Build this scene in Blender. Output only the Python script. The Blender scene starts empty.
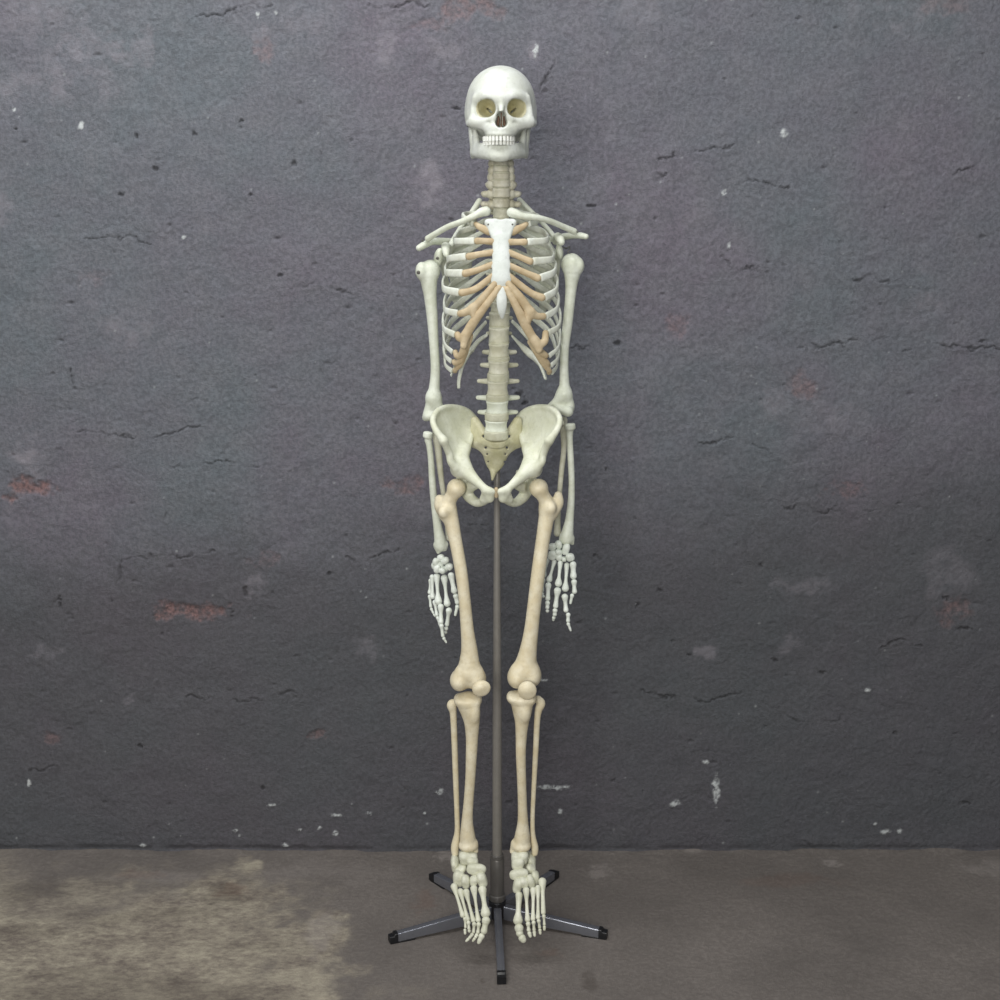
import bpy, math
import numpy as np
from mathutils import Vector

scene = bpy.context.scene
COL = scene.collection
f32 = np.float32

# ------------------------------------------------------------------ camera geometry
FPX, DIST, CAM_H, PITCH = 1400.0, 2.8257, 1.6224, math.radians(13.0)
FWD = np.array([0, math.cos(PITCH), -math.sin(PITCH)])
UPV = np.array([0, math.sin(PITCH), math.cos(PITCH)])
CAM = np.array([0, -DIST, CAM_H])
SKY = 0.008          # the skeleton hangs a touch in front of the stand pole


def W0(u, v, y):
    """measured point (u, v) of the photograph at distance plane y -> metres"""
    d = FWD + np.array([1, 0, 0]) * (u - 500) / FPX - UPV * (v - 500) / FPX
    return CAM + d * (y + DIST) / d[1]


def W(u, v, y):
    return W0(u, v, y + SKY)


def PX(p):
    """metres per pixel at a point"""
    return float(np.dot(np.asarray(p) - CAM, FWD) / FPX)


# ------------------------------------------------------------------ mesh linking
def smooth(me):
    me.polygons.foreach_set('use_smooth', np.ones(len(me.polygons), dtype=bool))


def link(name, verts, faces, mat, parent=None, flat=False):
    me = bpy.data.meshes.new(name)
    me.from_pydata([tuple(v) for v in verts], [], [tuple(int(i) for i in f) for f in faces])
    me.validate()
    me.update()
    if not flat:
        smooth(me)
    if mat:
        me.materials.append(mat)
    o = bpy.data.objects.new(name, me)
    COL.objects.link(o)
    if parent is not None:
        o.parent = parent
        o.matrix_parent_inverse = parent_matrix(parent).inverted()
    return o


def parent_matrix(o):
    m = o.matrix_basis.copy()
    while o.parent is not None:
        m = (o.parent.matrix_basis @ o.matrix_parent_inverse) @ m
        o = o.parent
    return m


def empty(name, loc, parent=None):
    o = bpy.data.objects.new(name, None)
    COL.objects.link(o)
    o.empty_display_size = 0.05
    o.location = Vector(loc)
    if parent is not None:
        o.parent = parent
        o.matrix_parent_inverse = parent.matrix_basis.inverted()
    return o


def tag(o, label=None, category=None, group=None, kind=None):
    if label: o['label'] = label
    if category: o['category'] = category
    if group: o['group'] = group
    if kind: o['kind'] = kind
    return o


# ------------------------------------------------------------------ surface nets
def surface_nets(Fd, org, h):
    nx, ny, nz = Fd.shape
    S = Fd < 0
    cs = [S[i:nx - 1 + i, j:ny - 1 + j, k:nz - 1 + k] for i in (0, 1) for j in (0, 1) for k in (0, 1)]
    cnt = np.zeros(cs[0].shape, np.int8)
    for c in cs: cnt += c
    act = np.argwhere((cnt > 0) & (cnt < 8))
    if len(act) == 0:
        return np.zeros((0, 3)), np.zeros((0, 4), int)
    a, b, c = act.T
    acc = np.zeros((len(act), 3)); num = np.zeros(len(act))
    corner = {(i, j, k): Fd[a + i, b + j, c + k].astype(float) for i in (0, 1) for j in (0, 1) for k in (0, 1)}
    for ax in range(3):
        for o1 in (0, 1):
            for o2 in (0, 1):
                p = [0, 0, 0]; q = [0, 0, 0]
                oth = [x for x in range(3) if x != ax]
                p[oth[0]] = q[oth[0]] = o1; p[oth[1]] = q[oth[1]] = o2; q[ax] = 1
                f0 = corner[tuple(p)]; f1 = corner[tuple(q)]
                m = (f0 < 0) != (f1 < 0)
                t = np.where(m, f0 / np.where(m, f0 - f1, 1), 0)
                pt = np.tile(np.array(p, float), (len(act), 1)); pt[:, ax] = t
                acc += pt * m[:, None]; num += m
    vs = org + h * (act + acc / num[:, None])
    idx = -np.ones(cnt.shape, np.int64)
    idx[a, b, c] = np.arange(len(act))
    quads = []
    for ax in range(3):
        oth = [x for x in range(3) if x != ax]
        sl0 = [slice(None)] * 3; sl1 = [slice(None)] * 3
        sl0[ax] = slice(0, -1); sl1[ax] = slice(1, None)
        for o_ in oth:
            sl0[o_] = slice(1, -1); sl1[o_] = slice(1, -1)
        A = S[tuple(sl0)]; B = S[tuple(sl1)]
        e = np.argwhere(A != B)
        if len(e) == 0: continue
        flip = A[e[:, 0], e[:, 1], e[:, 2]]
        cell = e.copy(); cell[:, oth[0]] += 1; cell[:, oth[1]] += 1
        def cid(d0, d1):
            q = cell.copy(); q[:, oth[0]] += d0; q[:, oth[1]] += d1
            return idx[q[:, 0], q[:, 1], q[:, 2]]
        q = np.stack([cid(-1, -1), cid(0, -1), cid(0, 0), cid(-1, 0)], 1)
        if ax == 1: flip = ~flip
        q = np.where(flip[:, None], q, q[:, ::-1])
        quads.append(q)
    return vs, np.concatenate(quads)


def smin(a, b, k):
    if k <= 0: return np.minimum(a, b)
    h = np.maximum(k - np.abs(a - b), 0) / k
    return np.minimum(a, b) - h * h * k * f32(.25)


class Bone:
    """solid built of blended capsules, ellipsoids, triangles and discs (points in metres)"""
    def __init__(s, h=.0018, k=.006):
        s.h, s.k, s.ops, s.lo, s.hi = h, k, [], np.full(3, 1e9), np.full(3, -1e9)

    def _bb(s, p, r):
        s.lo = np.minimum(s.lo, np.asarray(p) - r); s.hi = np.maximum(s.hi, np.asarray(p) + r)

    def ball_chain(s, pts, flat=None, sub=False, k=None, step=None):
        """pts: (u, v, y, r_px); smooth curve through them"""
        P = np.array([W(*q[:3]) for q in pts]); R = np.array([q[3] * PX(p) for q, p in zip(pts, P)])
        return s.chain(P, R, flat, sub, k)

    def chain(s, P, R, flat=None, sub=False, k=None):
        P = np.asarray(P, float); R = np.asarray(R, float)
        if len(P) > 2:
            P, R = spline(P, R, 5)
        M = np.eye(3)
        if flat is not None:
            n = np.asarray(flat[0], float); n /= np.linalg.norm(n)
            M = np.eye(3) + (flat[1] - 1) * np.outer(n, n)
        f = 1 if flat is None else max(1, 1 / flat[1])
        if not sub:
            for p, r in zip(P, R): s._bb(p, r * f)
        s.ops.append(('chain', P, R, M, sub, s.k if k is None else k))
        return s

    def ell(s, u, v, y, r, sub=False, k=None, rot=None):
        """r = (px, metres in depth, px); rot = degrees about the viewing axis"""
        c = W(u, v, y); q = PX(c)
        return s.ellm(c, (r[0] * q, r[1], r[2] * q), sub, k, rot)

    def ellm(s, c, r, sub=False, k=None, rot=None):
        M = np.eye(3)
        if rot is not None:
            if not isinstance(rot, np.ndarray):
                t = math.radians(rot); M = np.array([[math.cos(t), 0, math.sin(t)], [0, 1, 0], [-math.sin(t), 0, math.cos(t)]])
            else: M = rot
        if not sub: s._bb(c, max(r))
        s.ops.append(('ell', np.asarray(c), np.asarray(r, float), M, sub, s.k if k is None else k))
        return s

    def block(s, u, v, y, r, k=None, rot=0, p=3.2, sub=False):
        c = W(u, v, y); q = PX(c); t = math.radians(rot)
        Mr = np.array([[math.cos(t), 0, math.sin(t)], [0, 1, 0], [-math.sin(t), 0, math.cos(t)]])
        r = np.array((r[0] * q, r[1], r[2] * q)); 
        if not sub: s._bb(c, max(r) * 1.3)
        s.ops.append(('blk', c, r, Mr, sub, s.k if k is None else k, p))
        return s

    def sheet(s, P, r, k=.003):
        """thick curved plate given as a grid of points in metres with radii"""
        P = P.reshape(-1, 3); r = np.broadcast_to(np.asarray(r, float), (len(P),)) if np.ndim(r) < 2 else np.asarray(r).ravel()
        for p, q in zip(P, r):
            s._bb(p, q); s.ops.append(('ball', p, q, None, False, k))
        return s

    def tri(s, a, b, c, r, k=None):
        P = [W(*a), W(*b), W(*c)]; r = r * PX(P[0])
        for p in P: s._bb(p, r)
        s.ops.append(('tri', np.array(P), r, None, False, s.k if k is None else k))
        return s

    def disc(s, c, axis, r, hh, rnd, waist=0.0, ysq=1.0, k=None):
        s._bb(c, r * 1.3 + hh)
        s.ops.append(('disc', np.asarray(c, float), np.asarray(axis, float) / np.linalg.norm(axis), (r, hh, rnd, waist, ysq), False, s.k if k is None else k))
        return s

    def mesh(s):
        m = s.h * 3
        lo = s.lo - m; n = np.ceil((s.hi + m - lo) / s.h).astype(int) + 1
        gx, gy, gz = np.meshgrid(*[lo[i] + s.h * np.arange(n[i]) for i in range(3)], indexing='ij')
        G = np.stack([gx, gy, gz], -1).astype(f32)
        D = np.full(n, 1e3, f32)
        for kind, a, b, c, sub, k, *ex in s.ops:
            # evaluate only in the box this piece can reach
            if kind == 'chain': ext = b.max() * (1 / min(1, np.linalg.eigvalsh(c).min())); l0, h0 = a.min(0) - ext, a.max(0) + ext
            elif kind in ('blk', 'ball'): l0, h0 = a - np.max(b) * 1.3, a + np.max(b) * 1.3
            elif kind == 'ell': l0, h0 = a - b.max(), a + b.max()
            elif kind == 'tri': l0, h0 = a.min(0) - b, a.max(0) + b
            else: l0, h0 = a - c[0] * 1.3 - c[1], a + c[0] * 1.3 + c[1]
            mg = k + 3 * s.h
            i0 = np.clip(np.floor((l0 - mg - lo) / s.h).astype(int), 0, n); i1 = np.clip(np.ceil((h0 + mg - lo) / s.h).astype(int) + 1, 0, n)
            if (i1 <= i0).any(): continue
            sl = tuple(slice(p, q) for p, q in zip(i0, i1))
            Q = G[sl]
            if kind == 'chain':
                Mf = c.astype(f32); q = Q @ Mf; A = (a @ c).astype(f32); d = None
                for i in range(max(1, len(A) - 1)):
                    p0 = A[i]; p1 = A[min(i + 1, len(A) - 1)]; e = p1 - p0; L = float(e @ e)
                    w = q - p0
                    if L > 1e-12:
                        t = np.clip((w @ e) / f32(L), 0, 1)
                        w = w - t[..., None] * e
                        dd = np.sqrt((w * w).sum(-1)) - (f32(b[i]) + t * f32(b[i + 1] - b[i]))
                    else:
                        dd = np.sqrt((w * w).sum(-1)) - f32(b[i])
                    d = dd if d is None else np.minimum(d, dd)
            elif kind == 'ell':
                q = (Q - a.astype(f32)) @ c.astype(f32)
                r = b.astype(f32)
                k0 = np.sqrt(((q / r) ** 2).sum(-1)); k1 = np.sqrt(((q / (r * r)) ** 2).sum(-1)) + f32(1e-9)
                d = k0 * (k0 - 1) / k1
            elif kind == 'ball':
                q = Q - a.astype(f32); d = np.sqrt((q * q).sum(-1)) - f32(b)
            elif kind == 'blk':
                q = np.abs((Q - a.astype(f32)) @ c.astype(f32)) / b.astype(f32)
                d = (((q ** f32(ex[0])).sum(-1) + f32(1e-6)) ** f32(1 / ex[0]) - 1) * f32(b.min())
            elif kind == 'tri':
                d = tri_dist(Q, a.astype(f32)) - f32(b)
            else:
                r, hh, rnd, waist, ysq = c
                q = Q - a.astype(f32); ax = b.astype(f32)
                z = q @ ax; w = q - z[..., None] * ax
                w = w * np.array([1, ysq, 1], f32)
                rad = np.sqrt((w * w).sum(-1))
                rr = r - waist * (1 - np.clip(z / hh, -1, 1) ** 2)
                dx = rad - rr + rnd; dz = np.abs(z) - hh + rnd
                d = np.minimum(np.maximum(dx, dz), 0) + np.sqrt(np.maximum(dx, 0) ** 2 + np.maximum(dz, 0) ** 2) - f32(rnd)
                d = d.astype(f32)
            cur = D[sl]
            D[sl] = -smin(-cur, d, f32(k)) if sub else smin(cur, d, f32(k))
        return surface_nets(D, lo, s.h)

    def make(s, name, mat, parent):
        v, fc = s.mesh()
        return link(name, v, fc, mat, parent)


def tri_dist(Q, T):
    a, b, c = T
    ba, cb, ac = b - a, c - b, a - c
    nor = np.cross(ba, ac)
    pa, pb, pc = Q - a, Q - b, Q - c
    sg = (np.sign(pa @ np.cross(ba, nor)) + np.sign(pb @ np.cross(cb, nor)) + np.sign(pc @ np.cross(ac, nor)))
    def seg(p, e):
        t = np.clip((p @ e) / (e @ e), 0, 1)
        w = p - t[..., None] * e
        return (w * w).sum(-1)
    ed = np.minimum(np.minimum(seg(pa, ba), seg(pb, cb)), seg(pc, ac))
    pl = (pa @ nor) ** 2 / (nor @ nor)
    return np.sqrt(np.where(sg < 2, ed, pl))


def spline(P, R, n):
    """Catmull-Rom through points P with radii R"""
    P = np.asarray(P, float); R = np.asarray(R, float)
    Q = np.column_stack([P, R])
    E = np.vstack([2 * Q[0] - Q[1], Q, 2 * Q[-1] - Q[-2]])
    out = []
    for i in range(len(Q) - 1):
        p0, p1, p2, p3 = E[i:i + 4]
        for t in np.arange(n) / n:
            out.append(.5 * (2 * p1 + (p2 - p0) * t + (2 * p0 - 5 * p1 + 4 * p2 - p3) * t * t + (3 * p1 - p0 - 3 * p2 + p3) * t ** 3))
    out.append(Q[-1])
    out = np.array(out)
    return out[:, :3], np.maximum(out[:, 3], R.min() * .8)


def strap(pts, mat, name, parent, n=6, m=12, thick=.42, up=(0, 0, 1), cap=.6):
    """flat band (a rib) through (u, v, y, half_height_px)"""
    P = np.array([W(*q[:3]) for q in pts]); R = np.array([q[3] * PX(p) for q, p in zip(pts, P)])
    P, R = spline(P, R, n)
    T = np.gradient(P, axis=0); T /= np.linalg.norm(T, axis=1)[:, None]
    vs, fc = [], []
    up = np.asarray(up, float)
    N = len(P)
    rows = []
    def ring(c, t, r):
        U = up - t * (t @ up); U /= np.linalg.norm(U); B = np.cross(t, U)
        i0 = len(vs)
        for j in range(m):
            a = 2 * math.pi * j / m
            ca, sa = math.cos(a), math.sin(a)
            ca = math.copysign(abs(ca) ** .75, ca); sa = math.copysign(abs(sa) ** .75, sa)
            vs.append(c + U * ca * r + B * sa * r * thick)
        rows.append(i0)
    ring(P[0] - T[0] * R[0] * cap * thick, T[0], R[0] * .55)
    for i in range(N): ring(P[i], T[i], R[i])
    ring(P[-1] + T[-1] * R[-1] * cap * thick, T[-1], R[-1] * .55)
    for a, b in zip(rows[:-1], rows[1:]):
        for j in range(m):
            fc.append((a + j, a + (j + 1) % m, b + (j + 1) % m, b + j))
    fc.append(tuple(range(rows[0], rows[0] + m))[::-1]); fc.append(tuple(range(rows[-1], rows[-1] + m)))
    return link(name, vs, fc, mat, parent)


# ------------------------------------------------------------------ materials
def lin(c):
    return tuple(((x / 255) / 12.92 if x <= 10 else ((x / 255 + .055) / 1.055) ** 2.4) for x in c) + (1,)


class NT:
    def __init__(s, name):
        s.m = bpy.data.materials.new(name); s.m.use_nodes = True
        s.t = s.m.node_tree; s.n = s.t.nodes; s.l = s.t.links
        s.b = s.n['Principled BSDF']

    def node(s, kind, **kw):
        n = s.n.new(kind)
        for k, v in kw.items():
            if k.startswith('in_'):
                n.inputs[int(k[3:]) if k[3:].isdigit() else k[3:]].default_value = v
            else: setattr(n, k, v)
        return n

    def link(s, a, b): s.l.new(a, b)

    def noise(s, scale, detail=5, rough=.55, vec=None, lac=2.0):
        n = s.node('ShaderNodeTexNoise'); n.inputs['Scale'].default_value = scale; n.inputs['Detail'].default_value = detail
        n.inputs['Roughness'].default_value = rough
        if vec is not None: s.link(vec, n.inputs['Vector'])
        return n.outputs['Fac']

    def ramp(s, x, stops):
        r = s.node('ShaderNodeValToRGB'); e = r.color_ramp.elements
        while len(e) < len(stops): e.new(.5)
        for el, (p, c) in zip(e, stops): el.position = p; el.color = c if len(c) == 4 else c + (1,)
        s.link(x, r.inputs[0]); return r.outputs[0]

    def mix(s, fac, a, b, mode='MIX'):
        n = s.node('ShaderNodeMix', data_type='RGBA', blend_type=mode)
        for sock, v in ((n.inputs[0], fac), (n.inputs[6], a), (n.inputs[7], b)):
            if isinstance(v, (float, int)): sock.default_value = v
            elif isinstance(v, tuple): sock.default_value = v
            else: s.link(v, sock)
        return n.outputs[2]

    def math(s, op, a, b=None):
        n = s.node('ShaderNodeMath', operation=op)
        for sock, v in ((n.inputs[0], a), (n.inputs[1], b)):
            if v is None: continue
            if isinstance(v, (float, int)): sock.default_value = v
            else: s.link(v, sock)
        return n.outputs[0]

    def bump(s, hgt, strength=.3, dist=.002, prev=None):
        n = s.node('ShaderNodeBump'); n.inputs['Strength'].default_value = strength; n.inputs['Distance'].default_value = dist
        s.link(hgt, n.inputs['Height'])
        if prev is not None: s.link(prev, n.inputs['Normal'])
        return n.outputs[0]

    def coord(s):
        return s.node('ShaderNodeTexCoord').outputs['Object']

    def attr(s, name):
        return s.node('ShaderNodeAttribute', attribute_name=name).outputs['Fac']


def bone_mat(name, c, c2, rough=.42, sss=.0, bump=.22):
    t = NT(name); v = t.coord()
    n1 = t.noise(38, 4, .6, v); n2 = t.noise(260, 3, .6, v)
    n3 = t.noise(110, 4, .65, v)
    c3 = tuple(x * .9 for x in c2)
    col = t.mix(t.ramp(n1, [(.36, (0, 0, 0)), (.64, (1, 1, 1))]), lin(c), lin(c2))
    col = t.mix(t.math('MULTIPLY', t.ramp(n3, [(.5, (0, 0, 0)), (.72, (1, 1, 1))]), .5), col, lin(c3))
    t.link(col, t.b.inputs['Base Color'])
    t.b.inputs['Roughness'].default_value = rough
    t.b.inputs['Specular IOR Level'].default_value = .35
    if sss:
        t.b.inputs['Subsurface Weight'].default_value = sss
        t.b.inputs['Subsurface Radius'].default_value = (.006, .005, .002)
        t.b.inputs['Subsurface Scale'].default_value = 1
    t.link(t.bump(t.math('ADD', t.math('MULTIPLY', n1, 2.), n2), bump, .0012), t.b.inputs['Normal'])
    return t.m


def simple_mat(name, c, rough=.4, metal=0., noise=.0, spec=.5):
    t = NT(name); v = t.coord()
    n = t.noise(60, 3, .6, v)
    c2 = tuple(x * (1 - noise) for x in c)
    t.link(t.mix(n, lin(c), lin(c2)), t.b.inputs['Base Color'])
    t.b.inputs['Roughness'].default_value = rough; t.b.inputs['Metallic'].default_value = metal
    t.b.inputs['Specular IOR Level'].default_value = spec
    return t.m


M = {}
M['skull'] = bone_mat('skull_plastic', (215, 218, 211), (203, 206, 194))
M['jaw'] = M['skull']
M['socket'] = bone_mat('socket_bounce_tint', (206, 201, 170), (194, 188, 152))
M['pale'] = bone_mat('pale_bone', (222, 226, 212), (205, 209, 190))
M['hand'] = bone_mat('hand_bone', (232, 237, 229), (216, 222, 211))
M['stern'] = bone_mat('breastbone', (217, 221, 216), (205, 210, 203))
M['hip'] = bone_mat('hip_bone', (224, 226, 208), (208, 210, 186))
M['sacrum'] = bone_mat('sacrum_bone', (214, 211, 184), (190, 186, 150))
M['leg'] = bone_mat('leg_bone', (231, 222, 196), (218, 205, 172))
M['foot'] = bone_mat('foot_bone', (224, 224, 206), (204, 204, 182))
M['spine'] = bone_mat('spine_bone', (212, 211, 194), (192, 190, 166))
M['neck'] = bone_mat('neck_bone', (207, 204, 188), (181, 176, 152))  # neck shade and bounced light are put into this yellower colour
M['rib'] = bone_mat('rib_bone', (222, 226, 216), (204, 206, 190))
M['cart'] = bone_mat('tan_cartilage', (201, 184, 152), (180, 160, 126), .5)
M['disc'] = bone_mat('spinal_disc', (200, 200, 180), (182, 180, 156), .5)
M['tooth'] = simple_mat('tooth_enamel', (228, 229, 221), .3)
M['nasal'] = bone_mat('brown_nasal_lining', (128, 100, 80), (96, 72, 56), .6)
M['steel'] = simple_mat('dull_steel', (120, 118, 112), .35, 1., .3)
M['chrome'] = simple_mat('brushed_metal_tube', (152, 148, 142), .36, .35, .15)
M['sleeve'] = simple_mat('grey_metal_sleeve', (116, 113, 109), .36, .4, .12)
M['leg_metal'] = simple_mat('polished_leg_metal', (148, 150, 158), .24, .7, .1)
M['black'] = simple_mat('black_plastic', (24, 24, 27), .4, 0., .2)

# ------------------------------------------------------------------ skeleton
sk = empty('skeleton', (0, SKY, 0))
tag(sk, 'life-size white anatomical human skeleton hanging upright on a metal pole stand', 'skeleton')
SIDES = (-1, 1)


def mir(u, s, c=501.0):
    return u if s < 0 else 2 * c - u


def skull():
    b = Bone(.0016, .006)
    c = 501.4
    b.ell(500.7, 102.6, -.035, (34.4, .092, 35.4), k=0)
    b.ell(500.7, 112, .0, (34.6, .065, 25), k=.02)
    b.ell(500.7, 120, -.03, (32.6, .05, 12), k=.02)
    for s in SIDES:
        x = lambda u: mir(u, s, c)
        b.ell(x(464), 108, -.094, (8.0, .03, 17), sub=True, k=.016)           # temple hollow
    b.ell(501, 160, -.095, (34, .06, 27), sub=True, k=.01)                      # open under the skull base
    b.ell(501, 120, -.09, (17, .03, 12), k=.01)
    b.ell(501, 129.5, -.105, (15.5, .029, 10), k=.008)
    b.ell(500, 134.5, -.104, (14.6, .032, 4.8), k=.006)
    b.ell(500.5, 134, -.005, (24, .022, 11), k=.006)                            # skull base behind the jaw
    for s in SIDES:
        x = lambda u: mir(u, s, c)
        b.ball_chain([(x(477), 99.2, -.095, 3.0), (x(484), 95.8, -.110, 2.8), (x(491), 96.2, -.119, 2.9), (x(500), 98.5, -.121, 4)], k=.012)
        b.ball_chain([(x(476), 98, -.096, 3.0), (x(473.6), 106, -.093, 2.8), (x(473.4), 114, -.094, 3.6), (x(474.6), 121, -.096, 4.2)], k=.006)
        b.ball_chain([(x(473), 121.0, -.094, 4.2), (x(480.5), 121.2, -.105, 3.8), (x(488), 120.2, -.112, 3.3), (x(494.6), 117.2, -.116, 3)], k=.008)
        b.ball_chain([(x(472.8), 123, -.092, 4.2), (x(481), 125, -.102, 4.0), (x(488), 127, -.106, 5)], k=.008)
        b.ball_chain([(x(473.5), 122.5, -.09, 3.8), (x(470.2), 124, -.07, 3.2), (x(468.8), 124, -.045, 2.6), (x(469.5), 122, -.02, 3)], k=.005)
        b.ball_chain([(x(497.5), 102, -.119, 2.8), (x(495), 111, -.12, 2.6), (x(491.8), 120, -.117, 3.2), (x(490), 129, -.112, 4)], k=.006)
        b.ball_chain([(x(477), 131, .012, 5), (x(477), 139, .0, 3.2)], k=.006)   # mastoid
    b.ball_chain([(501.4, 100, -.122, 3.4), (501.3, 107, -.129, 2.8), (501.2, 113, -.139, 2.3)], k=.005)
    for s in SIDES:
        x = lambda u: mir(u, s, c)
        b.block(x(485.9), 108, -.116, (8.9, .026, 8.3), sub=True, k=.003, rot=9 * s, p=2.7)
        b.ell(x(488), 108.5, -.10, (6.0, .034, 6.0), sub=True, k=.012)
        for yy in np.arange(-.1, -.044, .003):
            b.ball_chain([(x(487.4), 108.8, yy, 1.0), (x(491.6), 112.4, yy, 1.1)], sub=True, k=.001)
        b.ell(x(486), 122.8, -.1225, (3.6, .004, 1.3), sub=True, k=.004, rot=8 * s)
    b.ell(501.2, 122.2, -.125, (6.1, .03, 6.0), sub=True, k=.002)
    b.ell(501.2, 116.4, -.125, (4.6, .032, 5.2), sub=True, k=.003)
    b.ball_chain([(501.2, 128.3, -.124, 1.5), (501.2, 130, -.13, 1.7)], k=.004)
    o = b.make('skull', M['skull'], sk)
    # yellow bounced light inside the sockets is put into their colour
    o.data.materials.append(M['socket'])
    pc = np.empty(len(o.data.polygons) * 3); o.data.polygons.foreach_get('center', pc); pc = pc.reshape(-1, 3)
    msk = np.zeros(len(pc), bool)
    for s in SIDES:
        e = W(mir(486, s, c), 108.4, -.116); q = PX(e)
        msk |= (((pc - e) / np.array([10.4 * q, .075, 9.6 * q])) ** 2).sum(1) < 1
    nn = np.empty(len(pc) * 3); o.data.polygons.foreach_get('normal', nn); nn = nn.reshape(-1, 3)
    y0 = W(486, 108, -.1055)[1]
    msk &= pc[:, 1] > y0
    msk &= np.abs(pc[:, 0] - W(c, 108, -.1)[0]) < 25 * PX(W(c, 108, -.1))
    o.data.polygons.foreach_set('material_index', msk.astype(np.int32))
    n = Bone(.001, .002)
    n.ball_chain([(501.3, 113, -.112, .7), (501.2, 128, -.118, .8)], k=0)
    for s in SIDES:
        n.ball_chain([(501.2 + s * 2.6, 117, -.108, 1.0), (501.2 + s * 3.1, 124.5, -.107, 1.6)], k=.001)
        n.ball_chain([(501.2 + s * 4.6, 120, -.104, 1.2), (501.2 + s * 4.8, 127, -.104, 1.3)], k=.001)
    n.ell(501.2, 121, -.088, (7.5, .006, 9), k=.001)
    tag(n.make('nasal_septum', M['nasal'], o), 'brown nasal lining')
    # lower jaw
    j = Bone(.0015, .006)
    cj = 499.4
    low = [(475, 153, -.045), (479, 154, -.072), (486, 155, -.1), (493, 156, -.115), (cj, 156.3, -.119)]
    rr = (4.0, 4.2, 4.2, 4.2, 4.2)
    j.ball_chain([(u, v, y, r) for (u, v, y), r in zip(low, rr)] + [(mir(u, 1, cj), v, y, r) for (u, v, y), r in list(zip(low, rr))[-2::-1]], k=0)
    for vv, dy, r in ((146.4, .0, 3.6), (151.5, .001, 3.6)):
        up = [(479, vv, -.07), (484.5, vv, -.095), (491, vv, -.112), (cj, vv, -.117 - dy)]
        j.ball_chain([(u, v, y, r) for u, v, y in up] + [(mir(u, 1, cj), v, y, r) for u, v, y in up[-2::-1]], k=.01)
    j.ell(cj + .3, 156.6, -.1195, (7, .005, 3.4), k=.012)
    for s in SIDES:
        x = lambda u: mir(u, s, cj)
        j.ball_chain([(x(475), 153, -.043, 4.0), (x(472.8), 142, -.036, 3.3), (x(471.5), 132, -.03, 3), (x(471.5), 126.5, -.022, 3)], flat=((0, 1, 0), .42), k=.008)
        j.ball_chain([(x(477.5), 147, -.062, 3.4), (x(476), 137, -.055, 2.6), (x(474.4), 128.5, -.054, 1.8)], k=.008)
        j.ball_chain([(x(474), 150, -.038, 2.6), (x(473.0), 155.6, -.034, 2.2), (x(472.6), 157, -.032, 1.8)], k=.006)
    j.make('mandible', M['jaw'], o)
    for nm, v0, v1, yb in (('upper_teeth', 135.6, 140.5, -.1352), ('lower_teeth', 140.6, 144.6, -.1316)):
        vs, fs = [], []
        for i in range(-6, 6):
            a = (i + .5) * .245
            u = 498.9 + 15.4 * math.sin(a) * .95; y = yb + .036 * (1 - math.cos(a)) * 1.15
            w = 3.15 * (1.0 if abs(i + .5) < 2 else .95)
            cy, sy = math.cos(a * .9), math.sin(a * .9)
            b0 = len(vs)
            crv = .05 * (i + .5) ** 2 * .35
            ring = [(-1, -.72), (-.75, -.98), (0, -1.08), (.75, -.98), (1, -.72), (1, 1), (0, 1.2), (-1, 1)]
            for vv, sc in ((v0, .86), (v0 + .25 * (v1 - v0), .97), (v0 + .75 * (v1 - v0), 1.), (v1, .93)):
                pc = W(u, vv + crv, y); q = PX(pc)
                for rx, ry in ring:
                    dx, dy = rx * w * q * .5 * sc, ry * .0036 * sc
                    vs.append(pc + np.array([dx * cy - dy * sy, dx * sy + dy * cy, 0]))
            for lv in range(3):
                for q in range(8):
                    fs.append((b0 + lv * 8 + q, b0 + lv * 8 + (q + 1) % 8, b0 + lv * 8 + 8 + (q + 1) % 8, b0 + lv * 8 + 8 + q))
            fs.append(tuple(b0 + q for q in range(8))); fs.append(tuple(b0 + 24 + q for q in range(8))[::-1])
        link(nm, vs, fs, M['tooth'], o)
    scr('screw', 467.6, 126, -.07, .9, o)


def scr(name, u, v, y, r, parent):
    """small metal screw head"""
    b = Bone(.0007, 0)
    p = W(u, v, y)
    b.disc(p, (0, 1, .1), r * PX(p), .002, .0008)
    return b.make(name, M['steel'], parent)


skull()

# ---- spine
def vertebra(name, u, v0, v1, y, r, tp=None, tpv=None, mat='spine', tpr=2.0, spin=.05, ysq=1.2, waist=.0018, drop=4, tpy=.03, h=.0016):
    c = W(u, (v0 + v1) / 2, y); q = PX(c)
    b = Bone(h, .004)
    b.disc(c, (0, -.1, 1), r * q, (v1 - v0) * .5 * q, .0022, waist, ysq, k=0)
    vc = (v0 + v1) / 2 if tpv is None else tpv
    if tp:
        for s, tu in zip(SIDES, tp):
            b.ball_chain([(u + s * r * .6, vc + .5, y + tpy * .7, tpr * 1.1), (tu, vc, y + tpy, tpr * .75), (tu, vc, y + tpy, tpr * .75)][:2], k=.004)
            b.ball_chain([(u + s * r * .55, vc, y + .5 * r * q, tpr * 1.1), (u + s * r * .55, vc, y + tpy + .008, tpr * 1.2), (u, vc + 2, y + tpy + .014, tpr)], k=.003)
    b.ball_chain([(u, vc + 1, y + tpy + .01, tpr), (u, vc + drop, y + tpy + spin * .8, tpr * .8)], k=.003)
    if name[0] == 'c':
        for s in SIDES:
            b.ell(u + s * (r + .4), vc + .6, y + .012, (4.6, .012, 5.6), k=.003)
            b.ell(tp[0 if s < 0 else 1] - s * 2.4, vc + .8, y + .014, (3.8, .008, 3.2), k=.004)
    return b.make(name, M[mat], sk)


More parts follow.
